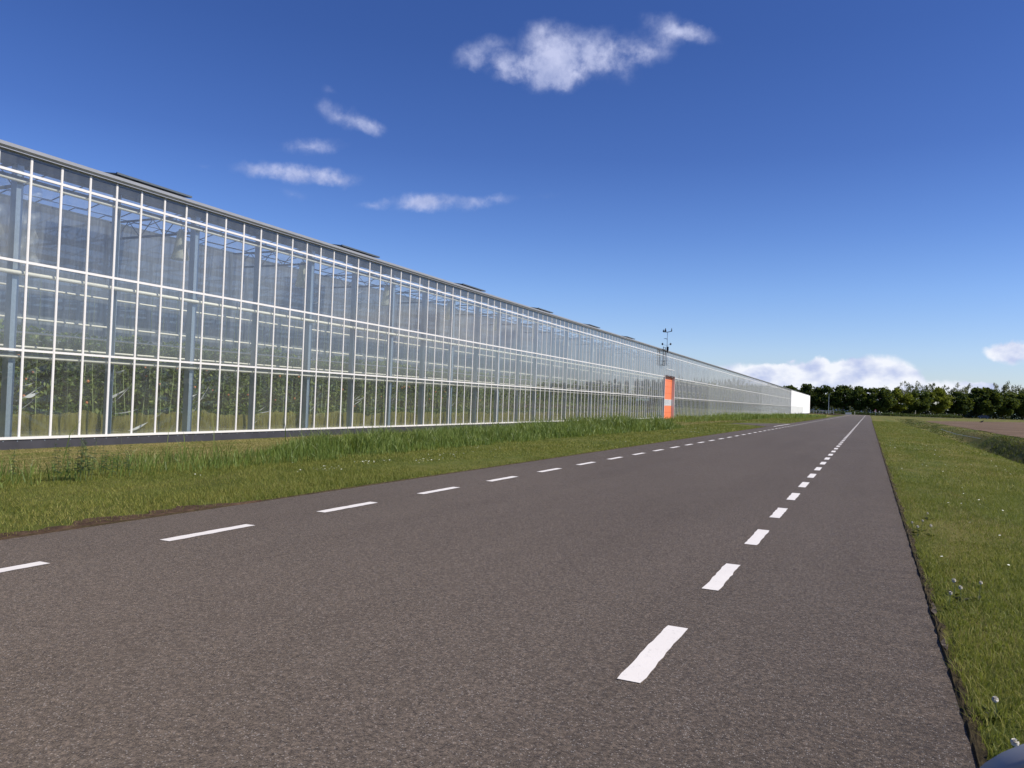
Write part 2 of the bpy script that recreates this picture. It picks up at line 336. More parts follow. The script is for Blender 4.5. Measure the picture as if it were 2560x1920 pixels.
def glassmat(name, dirt=.10, k=1.0):
    m, t, out = mat(name)
    pos = N(t, 'ShaderNodeNewGeometry').outputs['Position']
    gn = N(t, 'ShaderNodeNewGeometry'); dt = N(t, 'ShaderNodeVectorMath', operation='DOT_PRODUCT')
    lk(t, gn.outputs['Incoming'], dt.inputs[0]); lk(t, gn.outputs['Normal'], dt.inputs[1])
    cth = mth(t, 'ABSOLUTE', dt.outputs['Value'])       # Schlick, the same from both sides of the pane
    fs = mth(t, 'MULTIPLY_ADD', mth(t, 'POWER', mth(t, 'SUBTRACT', 1.0, cth), 5.0), .96, .04)
    f2 = mth(t, 'DIVIDE', mth(t, 'MULTIPLY', fs, 2.0*k), mth(t, 'ADD', fs, 1.0))
    tr = N(t, 'ShaderNodeBsdfTransparent'); tr.inputs[0].default_value = (.93, .96, .95, 1)
    gl = N(t, 'ShaderNodeBsdfGlossy', i_Roughness=.02); gl.inputs[0].default_value = (.95, .97, 1, 1)
    s = noise(t, 1.0, 7, .7, pos, (7, 7, .35)); s2 = noise(t, .9, 4, .6, pos)
    dm = mth(t, 'MULTIPLY', mth(t, 'MULTIPLY', s, s2), dirt*4)
    # the thin dust layer covers more of the view at a slant
    dust = mth(t, 'MINIMUM', mth(t, 'DIVIDE', mth(t, 'MULTIPLY', s, dirt*.95), mth(t, 'ADD', cth, .02)), .8)
    df = N(t, 'ShaderNodeBsdfDiffuse'); df.inputs[0].default_value = (.62, .65, .66, 1)
    tl = N(t, 'ShaderNodeBsdfTranslucent'); tl.inputs[0].default_value = (.52, .56, .60, 1)
    dd = N(t, 'ShaderNodeMixShader', n0=.4); lk(t, df.outputs[0], dd.inputs[1]); lk(t, tl.outputs[0], dd.inputs[2])
    a = N(t, 'ShaderNodeMixShader'); lk(t, dm, a.inputs[0]); lk(t, tr.outputs[0], a.inputs[1]); lk(t, dd.outputs[0], a.inputs[2])
    b = N(t, 'ShaderNodeMixShader'); lk(t, f2, b.inputs[0]); lk(t, a.outputs[0], b.inputs[1]); lk(t, gl.outputs[0], b.inputs[2])
    c = N(t, 'ShaderNodeMixShader'); lk(t, dust, c.inputs[0]); lk(t, b.outputs[0], c.inputs[1]); lk(t, dd.outputs[0], c.inputs[2])
    lk(t, c.outputs[0], out.inputs[0]); return m
M_glass = glassmat('greenhouse_glass', .085, .9); M_glass_low = glassmat('lower_glass', .035, .75)
def veil(name, col, opac, trans=.5, gloss=0., nz_s=None, rough=.15):
    m, t, out = mat(name)
    df = N(t, 'ShaderNodeBsdfDiffuse'); tl = N(t, 'ShaderNodeBsdfTranslucent')
    f = noise(t, 1.5, 6, .7, None, nz_s or (1, 1, 1))
    c = mix(t, ramp(t, f, [(.3, (0, 0, 0)), (.7, (1, 1, 1))]), tuple(x*.5 for x in col), tuple(min(1, x*1.4) for x in col))
    lk(t, c, df.inputs[0]); lk(t, c, tl.inputs[0])
    dd = N(t, 'ShaderNodeMixShader', n0=trans); lk(t, df.outputs[0], dd.inputs[1]); lk(t, tl.outputs[0], dd.inputs[2])
    tr = N(t, 'ShaderNodeBsdfTransparent')
    a = N(t, 'ShaderNodeMixShader', n0=opac); lk(t, tr.outputs[0], a.inputs[1]); lk(t, dd.outputs[0], a.inputs[2])
    last = a
    if gloss:
        gl = N(t, 'ShaderNodeBsdfGlossy', i_Roughness=rough); b = N(t, 'ShaderNodeMixShader', n0=gloss); lk(t, a.outputs[0], b.inputs[1]); lk(t, gl.outputs[0], b.inputs[2]); last = b
    lk(t, last.outputs[0], out.inputs[0]); return m
M_roof = veil('roof_glass', (.26, .29, .34), .45, .6)
M_film = veil('clear_film', (.6, .62, .6), .025, .5, .05, None, .16)
M_olive_sheet = veil('olive_sheet', (.34, .30, .085), .58, .45, .02, (6, 6, 1.2), .3)
M_glint = veil('film_glint', (.85, .85, .82), .95, .25, .1)
M_lightening = veil('lightening_sheet', (.60, .61, .60), .8, .3, 0, (3, 3, .3))
M_white_panel = paint('whitewashed_panel', (.84, .84, .83), .6, 0, .02, 1.2)
M_haze = paint('far_interior', (.20, .235, .25), .9, 0, .3, .25)
M_haze_veil = veil('haze_veil', (.29, .32, .35), .84, .6, 0, (4, 4, .4))
M_sleeve = veil('cream_sleeve', (.84, .80, .62), .95, .6)

# ------------------------------------------------------------------ terrain
def sstep(x, a, b):
    t = np.clip((np.asarray(x, float)-a)/(b-a), 0, 1); return t*t*(3-2*t)
XL, XR = -6.31, 0.418
def gz(x, y):
    x = np.asarray(x, float); y = np.asarray(y, float)
    z = -.20*sstep(-x, 8, 16)
    z = z - .80*sstep(y, 90, 240)*(1-sstep(y, 272, 292))*sstep(-x, 6.6, 12)
    # ditch on the right: crest at 4, bottom near 5.9, far bank rising to the field
    dd = sstep(x, 3.9, 5.3)*(1-sstep(x, 6.3, 8.0))
    z = z - dd*(1.05-.75*sstep(y, 45, 95))*(1-sstep(y, 150, 200)) - .06*sstep(x, 1.0, 3.9)*(1-sstep(x, 5, 9))
    return z
def vnoise(x, y, s, seed=0):    # cheap smooth noise
    r = np.random.default_rng(seed); o = np.zeros_like(np.asarray(x, float))
    for k in range(6):
        a = r.uniform(0, 2*math.pi); f = s*r.uniform(.6, 1.8); p = r.uniform(0, 6.28)
        o = o + np.sin((x*math.cos(a)+y*math.sin(a))*f+p)
    return o/6
def crossy(x):      # centre line of the crossing road far ahead
    x = np.asarray(x, float); return 299 + 1.55*np.maximum(0, x-7)*sstep(x, 7, 30) 
xs = np.unique(np.round(np.concatenate([[-3000, -1200, -500, -250, -140, -90, -60, -45, -35, -28, -24, -20, -17.5], np.arange(-16.8, -6.3, .35), [XL+.02, -5, -3, -1, XR-.02], np.arange(.43, 9.2, .18), [10, 12, 15, 20, 30, 45, 70, 110, 180, 300, 600, 1200, 3000]]), 3))
ys = np.unique(np.round(np.concatenate([[-1500, -500, -200, -80, -40, -20, -10, -5], np.arange(-2, 30, .5), np.arange(30, 100, 2.), np.arange(100, 310, 5.), [320, 340, 370, 400, 450, 520, 700, 1000, 2000, 4000, 8000]]), 3))
X, Y = np.meshgrid(xs, ys); Z = gz(X, Y)
bump = .012*vnoise(X, Y, 2.2, 3)*((X > XR+.2) | (X < XL-.3))
Z = Z + bump - .02*((X > XL) & (X < XR))
nx, ny = len(xs), len(ys)
I = np.arange(nx*ny).reshape(ny, nx)
Fq = np.stack([I[:-1, :-1], I[:-1, 1:], I[1:, 1:], I[1:, :-1]], -1)
g = link('ground', raw_mesh('ground', np.stack([X, Y, Z], -1), Fq, 4, smooth=True), M_turf); tag(g, kind='structure')

# ploughed field beyond the ditch
fx = np.concatenate([np.arange(0, 1.01, .02)]); fy_ = np.concatenate([np.arange(-30, 60, 1.5), np.arange(60, 165, 4.), [170, 180, 200, 230]])
U_, V_ = np.meshgrid(fx, fy_)
x0 = 8.5 + .35*vnoise(V_*0, V_, .25, 5) + .0*V_; x1 = 260.
x0 = np.where(V_ > 150, x0 + (V_-150)*.33, x0)
FX = x0 + (x1-x0)*U_**2.2; FY = V_
FZ = .012 + .03*np.abs(vnoise(FX, FY, 1.1, 9))
Ii = np.arange(FX.size).reshape(FX.shape)
Fq = np.stack([Ii[:-1, :-1], Ii[:-1, 1:], Ii[1:, 1:], Ii[1:, :-1]], -1)
o = link('field', raw_mesh('field', np.stack([FX, FY, FZ], -1), Fq, 4), M_field); tag(o, kind='structure')

# main road with slightly ragged edges
yy = np.concatenate([np.arange(-60, 0, 4.), np.arange(0, 30, .25), np.arange(30, 80, 1.), np.arange(80, 296, 4.), [296.]])
jl = .018*vnoise(yy, yy*0, 3.1, 1)+.012*RNG.normal(size=len(yy)); jr = .026*vnoise(yy, yy*0, 3.3, 2)+.018*vnoise(yy, yy*0, 9, 3)+.010*RNG.normal(size=len(yy))
flare = -14*np.maximum(0, (yy-262)/34)**2.6
cols = [XL+jl+flare, np.full_like(yy, -3.), XR+jr]
V = np.stack([np.stack([c, yy, np.full_like(yy, .006)], -1) for c in [cols[0], cols[1], cols[2]]] + [np.stack([cols[0]-.01, yy, np.full_like(yy, -.04)+gz(cols[0], yy)], -1), np.stack([cols[2]+.01, yy, np.full_like(yy, -.04)], -1)], 1)
F = []
for i in range(len(yy)-1):
    b = i*5; n = b+5
    F += [b, b+1, n+1, n, b+1, b+2, n+2, n+1, b+3, b, n, n+3, b+2, b+4, n+4, n+2]
road = link('road', raw_mesh('road', V, F, 4), M_asph); tag(road, kind='structure')
mb = MB()
def mark_obj(x, y0, y1, w=.115, name='lane_dash'):
    m = MB(); k = .006; r = random.Random(int((x*100+y0)*10))
    n = max(2, int((y1-y0)/.07)) if y0 < 12 else 2
    Lp = [(x-w/2+r.uniform(-1, 1)*.0055*(y0 < 12), y0+(y1-y0)*i/(n-1)) for i in range(n)]; Rp = [(x+w/2+r.uniform(-1, 1)*.0055*(y0 < 12), y0+(y1-y0)*i/(n-1)) for i in range(n)]
    for i in range(n-1):
        m.face([(*Lp[i], .0102), (*Rp[i], .0102), (*Rp[i+1], .0102), (*Lp[i+1], .0102)])
    return m
for nm, x, ph, n_ind, yend in (('lane_dash', -.968, 1.47, 50, 290), ('lane_dash', -5.265, .61, 50, 262)):
    rest = MB(); k = 0; y = ph-2
    while y < yend:
        if k < n_ind: mark_obj(x, y, y+.98).build(nm, M_mark, road)
        else: rest.face([(x-.058, y, .0102), (x+.058, y, .0102), (x+.058, y+.98, .0102), (x-.058, y+.98, .0102)])
        y += 2.0; k += 1
    tag(rest.build('lane_dash', M_mark, road), kind='stuff')
mark_obj(-6.02, 56.8, 68.6, .12).build('edge_line', M_mark, road)
# crossing road at the far end
m = MB(); cx = np.concatenate([np.arange(-140, 0, 10.), np.arange(0, 140, 3.)]); cy = crossy(cx)
tx = np.gradient(cx); ty = np.gradient(cy); ln = np.hypot(tx, ty); nxn, nyn = -ty/ln, tx/ln
m2_ = MB()
for i in range(len(cx)-1):
    m.face([(cx[i]-nxn[i]*3, cy[i]-nyn[i]*3, .03), (cx[i+1]-nxn[i+1]*3, cy[i+1]-nyn[i+1]*3, .03), (cx[i+1]+nxn[i+1]*3, cy[i+1]+nyn[i+1]*3, .03), (cx[i]+nxn[i]*3, cy[i]+nyn[i]*3, .03)])
o = m.build('crossing_road', M_asph); tag(o, kind='structure')
# driveway apron
m = MB(); m.face([(XL+.01, 55.3, .0095), (XL+.01, 71.5, .0095), (-6.9, 69.2, .0095), (-8.2, 65.2, .0095), (-9.9, 63.4, -.01), (-9.9, 61.8, -.01), (-8.6, 60.2, .0095), (-7.2, 57.8, .0095)])
o = m.build('driveway', M_asph); tag(o, kind='structure')
# bare dirt along the left road edge
def blob_strip(name, x_edge, sgn, y0, y1, wid, material, seed, z=.012, pw=1.):
    r = np.random.default_rng(seed); y = np.arange(y0, y1, .08); e = np.sin((y-y0)/(y1-y0)*math.pi)**pw
    w = wid*e*(.55+.75*vnoise(y, y*0, 5, seed)+.4*vnoise(y, y*0, 15, seed+9)+.3*r.random(len(y))).clip(.05)
    nseg = 6; V = []
    for i in range(len(y)):
        for j in range(nseg+1):
            xx = x_edge+sgn*w[i]*j/nseg; V.append((xx, y[i], float(gz(xx, y[i])) + (z*(1-j/nseg*.5) + .012*r.random() if j > 0 else .0068)))
    F = []
    for i in range(len(y)-1):
        for j in range(nseg): a = i*(nseg+1)+j; F += [a, a+1, a+nseg+2, a+nseg+1]
    o = link(name, raw_mesh(name, V, F, 4), material); tag(o, kind='structure')
blob_strip('bare_soil', XL+.02, -1, 3.4, 6.9, .40, M_dirt, 4, .018, .8)
blob_strip('edge_strip', XL+.015, -1, -2, 120, .045, M_edge, 5, .012, .05)  # dark ragged strips along both asphalt edges
blob_strip('edge_strip', XR-.03, 1, -2, 120, .075, M_edge, 6, .012, .05)

# ------------------------------------------------------------------ grass
def blades(x, y, h, w, lean=.35, seg2=False, z=None):
    n = len(x); r = RNG
    z = (gz(x, y)-.004) if z is None else z
    a = r.uniform(0, 2*math.pi, n); d = np.stack([np.cos(a), np.sin(a), 0*a], -1)
    la = r.uniform(0, 2*math.pi, n); ld = np.stack([np.cos(la), np.sin(la), 0*a], -1)*(lean*h*r.uniform(.2, 1.6, n))[:, None]
    B = np.stack([x, y, z], -1); hw = (w/2)[:, None]; up = np.array([0, 0, 1.])
    tn = r.random(n)
    if not seg2:
        V = np.stack([B-d*hw, B+d*hw, B+up*h[:, None]+ld], 1).reshape(-1, 3)
        return V, np.arange(3*n), np.full(n, 3), np.repeat(tn, 3)
    mid = B+up*(h*.6)[:, None]+ld*.32
    V = np.stack([B-d*hw, B+d*hw, mid+d*hw*.75, mid-d*hw*.75, B+up*(h*.95)[:, None]+ld], 1).reshape(-1, 3)
    b = np.arange(n)[:, None]*5
    F = np.concatenate([b+[[0, 1, 2, 3]], b+[[3, 2, 4]]], 1).ravel()
    return V, F, np.tile([4, 3], n), np.repeat(tn, 5)
def build_blades(name, sets, material, label, cat, kind='stuff'):
    Vs, Fs, ns, ts = [], [], [], []; off = 0
    for V, F, n, t in sets:
        Vs.append(V); Fs.append(F+off); ns.append(n); ts.append(t); off += len(V)
    o = link(name, raw_mesh(name, np.concatenate(Vs), np.concatenate(Fs), np.concatenate(ns), tint=np.concatenate(ts)), material)
    tag(o, label, cat, kind=kind); return o
def scatter(x0, x1, y0, y1, dens):
    n = int((x1-x0)*(y1-y0)*dens); return RNG.uniform(x0, x1, n), RNG.uniform(y0, y1, n)
sets = []
for y0, y1, dn, w, h in ((1.2, 5, 5200, .0042, .045), (5, 9, 3600, .005, .045), (9, 16, 1700, .0065, .045), (16, 30, 620, .010, .05), (30, 60, 200, .02, .055), (60, 120, 60, .04, .06)):
    x, y = scatter(XR-.04, 4.1, y0, y1, dn)
    keep = (x > XR+.012+.045*vnoise(y, y*0, 7, 23)+.035*vnoise(y, y*0, 21, 24)); x, y = x[keep], y[keep]
    k = .6+.55*np.clip(vnoise(x, y, 1.7, 21)+vnoise(x, y, 6, 22)*.6+.4, -.4, 1.4)
    edge = (x < XR+.14)
    hh = h*k*RNG.uniform(.6, 1.35, len(x))*np.where(edge, 1.5, 1.)
    sets.append(blades(x, y, hh, np.full(len(x), w), .7, y1 <= 9))
build_blades('verge_grass', sets, G_short, 'short mown green grass on the verge right of the road', 'grass')
sets = []
for y0, y1, dn, w, h in ((0, 6, 1300, .007, .05), (6, 12, 1500, .007, .05), (12, 20, 700, .010, .05), (20, 36, 260, .018, .055), (36, 70, 90, .034, .06), (70, 150, 24, .07, .07)):
    x, y = scatter(-11.2, XL-.01, y0, y1, dn)
    keep = ~((y > 55) & (y < 71) & (x > -9.7))
    keep &= ~((x > XL-.32) & (y > 3.2) & (y < 6.9) & (RNG.random(len(x)) < .42+.5*vnoise(x, y, 4, 35)))
    x, y = x[keep], y[keep]
    k = .6+.55*np.clip(vnoise(x, y, 1.3, 31)+vnoise(x, y, 5, 32)*.6+.4, -.4, 1.4)
    hh = h*k*RNG.uniform(.6, 1.4, len(x))
    sets.append(blades(x, y, hh, np.full(len(x), w), .7, False))
build_blades('roadside_grass', sets, G_short, 'short green mown grass strip between road and tall grass', 'grass')
sets = []
for y0, y1, dn, w, h in ((2, 12, 420, .010, .05), (12, 22, 260, .014, .05), (22, 40, 110, .02, .06), (40, 150, 16, .06, .07)):
    x, y = scatter(-16.7, -11., y0, y1, dn)
    sets.append(blades(x, y, h*RNG.uniform(.3, 1.1, len(x)), np.full(len(x), w), 1.1))
build_blades('straw_grass', sets, G_straw, 'yellowed mown straw grass at the foot of the greenhouse', 'grass')
# tall grass band
sets = []
def band_edge(y, lo):   # x limits of the tall band
    return np.where(lo, -12.1-.5*vnoise(y, y*0, .9, 41) - 2.2*sstep(y, 12, 20), -9.45+.3*vnoise(y, y*0, 1.3, 42))
for y0, y1, dn, w, hb in ((1, 9, 520, .011, .36), (9, 14, 460, .011, .34), (14, 24, 420, .015, .42), (24, 34, 300, .02, .50), (34, 44.5, 260, .026, .62)):
    x, y = scatter(-15.2, -9.1, y0, y1, dn)
    lo_, hi_ = band_edge(y, True), band_edge(y, False)
    c = np.clip(.55+.9*vnoise(x, y, 1.6, 43)+.5*vnoise(x, y, 4, 44), 0, 1.3)
    e = np.clip((x-lo_)/.8, 0, 1)*np.clip((hi_-x)/.5, 0, 1)*np.clip((44.5-y)/1.5, 0, 1)
    thin = np.where(y < 12, sstep(vnoise(x, y, .9, 45), -.2, .25), 1)
    keep = (e > 0) & (RNG.random(len(x)) < (.15+.85*c)*(.12+.88*thin))
    x, y, c, e = x[keep], y[keep], c[keep], e[keep]
    hh = hb*(.35+.65*c)*(.35+.65*e)*RNG.uniform(.6, 1.45, len(x))
    sets.append(blades(x, y, hh, np.full(len(x), w)*RNG.uniform(.7, 1.5, len(x)), .5, True))
for y0, y1, dn, w, hb in ((62, 90, 55, .04, .55), (90, 150, 26, .07, .7), (150, 262, 12, .13, .95)):
    x, y = scatter(-17.2, -12.0, y0, y1, dn)
    c = np.clip(.6+.9*vnoise(x, y, .8, 46), 0, 1.3)
    k2 = sstep(y, 62, 74)
    keep = (RNG.random(len(x)) < .2+.8*c) & (RNG.random(len(x)) < k2) & ((x < -13.5) | (y > 80))
    x, y, c = x[keep], y[keep], c[keep]
    sets.append(blades(x, y, hb*(.4+.6*c)*RNG.uniform(.6, 1.3, len(x)), np.full(len(x), w), .5, True))
xr_ = RNG.uniform(-13.8, -9.8, 90); yr_ = RNG.uniform(4, 40, 90)
sets.append(blades(xr_, yr_, RNG.uniform(.5, .95, 90), np.full(90, .012)+yr_*.0006, .25, True))
build_blades('tall_grass', sets, G_tall, 'tall green uncut grass in a band along the greenhouse', 'grass')
# ditch weeds
sets = []
for y0, y1, dn, w, hb in ((8, 30, 90, .03, .24), (30, 60, 70, .045, .26), (60, 110, 22, .08, .17), (110, 190, 7, .14, .16)):
    x, y = scatter(4.6, 9.3, y0, y1, dn)
    c = np.clip(.5+.9*vnoise(x, y, 1.1, 51), 0, 1.3)
    keep = RNG.random(len(x)) < .25+.75*c; x, y, c = x[keep], y[keep], c[keep]
    hh = hb*(.3+.7*c)*RNG.uniform(.4, 1.25, len(x))*np.clip((x-4.2)/2.2, .12, 1)*np.clip((9.2-x)/3.2, .12, 1)
    sets.append(blades(x, y, hh, np.full(len(x), w), .9, True))
build_blades('ditch_weeds', sets, G_weed, 'dark weeds growing on the banks of the ditch beside the field', 'weeds')
# tiny daisies and fallen petals
x, y = scatter(-9.2, -6.6, 6, 45, 3.0)
cl = vnoise(x, y, 1.2, 61) > .28; x, y = x[cl], y[cl]
for cx0, cy0 in ((-8.23, 11.78), (-7.79, 12.77), (-7.91, 10.04), (-7.5, 36.3), (-8.3, 14.6)):
    k = 26; x = np.append(x, cx0+RNG.normal(0, .12, k)); y = np.append(y, cy0+RNG.normal(0, .28, k))
x2, y2 = scatter(.6, 3.8, 3, 40, 1.3); x = np.append(x, x2); y = np.append(y, y2)
V = []; F = []; tt = []
for i, (a, b) in enumerate(zip(x, y)):
    r0 = random.uniform(.007, .012)*(1+.02*abs(b)); z0 = float(gz(a, b))+random.uniform(.035, .06)
    tx_, ty_ = random.uniform(-.3, .3), random.uniform(-.3, .3)
    base = len(V); k = 6
    for j in range(k):
        t = 2*math.pi*j/k; dx, dy = r0*math.cos(t), r0*math.sin(t); V.append((a+dx, b+dy, z0+dx*tx_+dy*ty_))
    F += list(range(base, base+k))
o = link('daisies', raw_mesh('daisies', V, F, 6), paint('petals', (.72, .72, .60), .8, 0, .1)); tag(o, 'tiny white daisies sprinkled through the mown grass', 'flowers', kind='stuff')

# dandelion clocks on the near verge, each its own plant
def dandelion(x, y, h, r, label):
    z = float(gz(x, y)); e = empty('dandelion_clock', (x, y, z)); tag(e, label, 'dandelion', 'dandelion clocks on the right verge')
    lx, ly = random.uniform(-.02, .02), random.uniform(-.02, .02)
    MB().tube([(0, 0, -.01), (lx*.4, ly*.4, h*.5), (lx, ly, h)], [.002, .0018, .0015], 6).build('stem', M_stem, e)
    V = []; F = []
    for i in range(170):
        u = RNG.normal(size=3); u /= np.linalg.norm(u); a = np.cross(u, [0, 0, 1.]); a /= np.linalg.norm(a)+1e-6
        c = np.array([lx, ly, h]); b = len(V); w = r*.22
        V += [tuple(c+u*r*.15), tuple(c+u*r+a*w), tuple(c+u*r*1.02-a*w)]; F += [b, b+1, b+2]
    link('seed_head', raw_mesh('seed_head', V, F, 3), M_fluff, e)
    m = MB()
    for k in range(6):
        t = random.uniform(0, 6.28); l = random.uniform(.05, .09); d = Vector((math.cos(t), math.sin(t), 0)); s_ = d.cross(Vector((0, 0, 1)))*.012
        m.face([Vector((0, 0, .004)), d*l*.5+s_+Vector((0, 0, .03)), d*l+Vector((0, 0, .035)), d*l*.5-s_+Vector((0, 0, .03))])
    m.build('leaf', G_weed, e)
dl = [(.50, 5.78, .12, 'nearest white dandelion clock of the loose cluster by the asphalt edge'), (.60, 6.09, .105, 'white dandelion clock in the middle of the near cluster'), (.72, 6.21, .13, 'white dandelion clock on a bent stem right of the near cluster'), (.58, 6.30, .11, 'farthest white dandelion clock of the near cluster'),
      (.52, 3.83, .10, 'lone white dandelion clock low in the picture right of the road'), (.50, 3.38, .085, 'large pale dandelion clock beside the car mirror'),
      (.46, 9.27, .12, 'leftmost dandelion clock of the farther cluster at the road edge'), (.49, 9.04, .11, 'lowest dandelion clock of the farther cluster'), (.54, 9.43, .13, 'tallest dandelion clock of the farther cluster'), (.62, 9.14, .12, 'rightmost dandelion clock of the farther cluster'), (.67, 10.52, .09, 'single dandelion clock behind the farther cluster')]
for x, y, h, lb in dl: dandelion(x, y, h, random.uniform(.011, .0145), lb)

# nettle clumps in the tall band
def nettle(x, y, n, hh, label):
    e = empty('nettle_clump', (x, y, float(gz(x, y)))); tag(e, label, 'weed', 'dark nettle clumps in the tall grass')
    V = []; F = []; T = []; st = MB()
    for i in range(n):
        sx_, sy_ = random.gauss(0, .16), random.gauss(0, .16); h = hh*random.uniform(.65, 1.1); lx, ly = random.uniform(-.07, .07), random.uniform(-.07, .07)
        MB().tube([(sx_, sy_, 0), (sx_+lx, sy_+ly, h)], [.004, .002], 5).build('stem', M_stem, e)
        for k in range(9):
            q = .3+.7*k/8; bz = h*q; l = .075*(1.15-q*.6)
            for s in (0, math.pi):
                t = k*1.57+s+random.uniform(-.3, .3); d = np.array([math.cos(t), math.sin(t), -.25]); sd_ = np.array([-math.sin(t), math.cos(t), 0])*l*.36
                c = np.array([sx_+lx*q, sy_+ly*q, bz]); b = len(V); V += [c, c+d*l*.45+sd_, c+d*l, c+d*l*.45-sd_]; F += [b, b+1, b+2, b+3]; T += [random.random()]*4
    link('leaves', raw_mesh('leaves', V, F, 4, tint=T), M_nettle, e)
nettle(-9.75, 7.0, 11, .58, 'tallest dark nettle clump near the left edge of the photo')
nettle(-9.8, 7.75, 8, .46, 'smaller dark nettle clump just right of the tallest one')
nettle(-10.3, 6.2, 7, .42, 'low dark nettle clump leftmost in the tall grass')

# ------------------------------------------------------------------ greenhouse
FA = R(0.5014)
GH = empty('greenhouse', (-16.81, 0, 0), FA)
tag(GH, 'very long glass greenhouse with white glazing bars along the left of the road', 'greenhouse')
T0, P = 10.786, 5/7
TE = 296.5; TS = T0-24*P
ZS, Z3, Z2, Z1, ZT = .05, 1.971, 3.906, 5.83, 6.225
D0, D1, DZ = 71.3, 75.5, 4.0
nb = int((TE-T0)/P)
def indoor(t): return D0-.02 < t < D1+.02
rest = MB()
for i in range(-24, nb+1):
    t = T0+i*P
    z0 = DZ+.06 if indoor(t) else ZS-.02
    args = (0.0, .022, t-.027, t+.027, z0, ZT-.004)
    if -2 <= i < 96:
        b = MB().box(*args); b.box(.022, .028, t-.014, t+.014, z0, ZT-.004); b.build('glazing_bar', M_white, GH)
    else: rest.box(*args)
tag(rest.build('glazing_bar', M_white, GH), kind='stuff')
for z, h in ((Z3, .05), (Z2, .055), (Z1, .055)):
    for a, b in (((TS, D0-.05), (D1+.05, TE)) if z < DZ else ((TS, TE),)):
        MB().box(-.03, .024, a, b, z-h/2, z+h/2).build('rail', M_white, GH)
for a, b in ((TS, D0-.05), (D1+.05, TE)): MB().box(-.03, .06, a, b, ZS-.035, ZS+.02).build('bottom_rail', M_white, GH)
MB().box(-.02, .05, D0+.5, D1-.3, 4.62, 4.67).build('rail', M_white, GH)
# gutter: rounded channel
for a, b in ((TS, 120.), (120.01, TE)):
    MB().prism([(-.28, 6.24), (.10, 6.24), (.10, 6.26), (.15, 6.30), (.16, 6.37), (.13, 6.375), (.11, 6.30), (-.26, 6.28), (-.30, 6.42), (-.32, 6.42)], a, b).build('gutter', M_gutter, GH)
# plinth with bolt heads
for a, b in ((TS, D0-.05), (D1+.05, TE)):
    MB().box(-.12, .03, a, b, -1.2 if a > 100 else -.9, ZS-.04).build('plinth', M_plinth, GH)
bolts = MB()
t = 9.2
while t < 40:
    bolts.box(.03, .036, t-.01, t+.01, -.03, -.012); t += .31
tag(bolts.build('plinth_bolt', M_galv, GH), kind='stuff')
seams = MB()
# panes, each pane very slightly out of true
def pane(mbx, t, z0, z1, rr):
    a, b, c = rr.gauss(0, .0016), rr.gauss(0, .0016), rr.gauss(0, .0012)
    mbx.face([(.012+a, t+.02, z0), (.012+b, t+P-.02, z0), (.012+b+c, t+P-.02, z1), (.012+a+c, t+.02, z1)])
rr = random.Random(3); restp = MB(); restl = MB(); rows = [(ZS, Z3-.025), (Z3+.025, Z2-.027), (Z2+.027, Z1-.027), (Z1+.027, ZT+.01)]
for i in range(-24, nb):
    t = T0+i*P
    for j, (a, b) in enumerate(rows):
        if (indoor(t) or indoor(t+P)) and b < DZ: continue
        if t > 214: continue
        if -2 <= i < 23: m = MB(); pane(m, t, a, b, rr); m.build('glass_pane', M_glass if j else M_glass_low, GH)
        else: pane(restp if j else restl, t, a, b, rr)
tag(restp.build('glass_pane', M_glass, GH), kind='stuff'); tag(restl.build('glass_pane', M_glass_low, GH), kind='stuff')
# whitewashed far end
for j, (a, b) in enumerate(rows):
    for q, (ya, yb) in enumerate(((214.6, 238), (238.1, 262), (262.1, TE))):
        MB().box(-.02, .066, ya, yb, a-.02, b+.06).build('white_panel', paint('greyed_whitewash', (.56, .57, .56), .7, 0, .05, .8) if (j == 0 and q < 2) else (paint('thin_whitewash', (.74, .74, .73), .6, 0, .04, .5) if q == 0 else M_white_panel), GH)
MB().box(-60, -.1, TE, TE+.12, -1.0, 6.24).build('end_wall', M_white_panel, GH)
MB().box(-60, -.1, TS-.12, TS, -1.0, 6.24).build('end_wall', M_white_panel, GH)
for a, b in ((95, 125), (125, 150)): MB().face([(-.12, a, ZS), (-.12, b, ZS), (-.12, b, ZT), (-.12, a, ZT)]).build('lightening_sheet', veil('thin_lightening_sheet', (.55, .58, .55), .25 if a < 100 else .45, .3, 0, (3, 3, .3)), GH)  # pale sheets added behind the panes to brighten the far facade
MB().face([(-.12, 150, ZS), (-.12, 214, ZS), (-.12, 214, ZT), (-.12, 150, ZT)]).build('lightening_sheet', M_lightening, GH)  # denser pale sheet, whitens the panes before the whitewashed end
# round tubes behind the rails
for z, a_, r_ in ((Z3-.14, -.12, .036), (Z2-.23, -.14, .048), (Z1-.14, -.12, .038)):
    for a, b in ((TS, D0-.1), (D1+.1, 214.)):
        MB().tube([(a_, a, z), (a_, b, z)], r_, 10).build('tube', M_cream, GH, True)
    # dark clamp shadow rail between
for z in (Z3-.07, Z1-.07):
    for a, b in ((TS, D0-.1), (D1+.1, 214.)): MB().box(-.16, -.10, a, b, z-.02, z+.02).build('inner_rail', M_beam, GH)
# columns
restc = MB(); k = 0; t = 10.55-2.48*8; ncol = 0
while t < 214:
    main = (k % 2 == 0)
    if not (D0 < t < D1):
        m = MB() if (8 <= k < 60) else restc
        w = .08 if main else .05
        m.box(-.42, -.24, t-w, t-w+.012, -.1, 6.1); m.box(-.424, -.236, t+w-.012, t+w, -.1, 6.1); m.box(-.338, -.322, t-w+.012, t+w-.012, -.1, 6.1)
        if main: m.box(-.24, -.222, t-w, t+w-.012, -.1, 6.1)
        if m is not restc: m.build('column', M_galv, GH)
    t += 2.5; k += 1
tag(restc.build('column', M_galv, GH), kind='stuff')
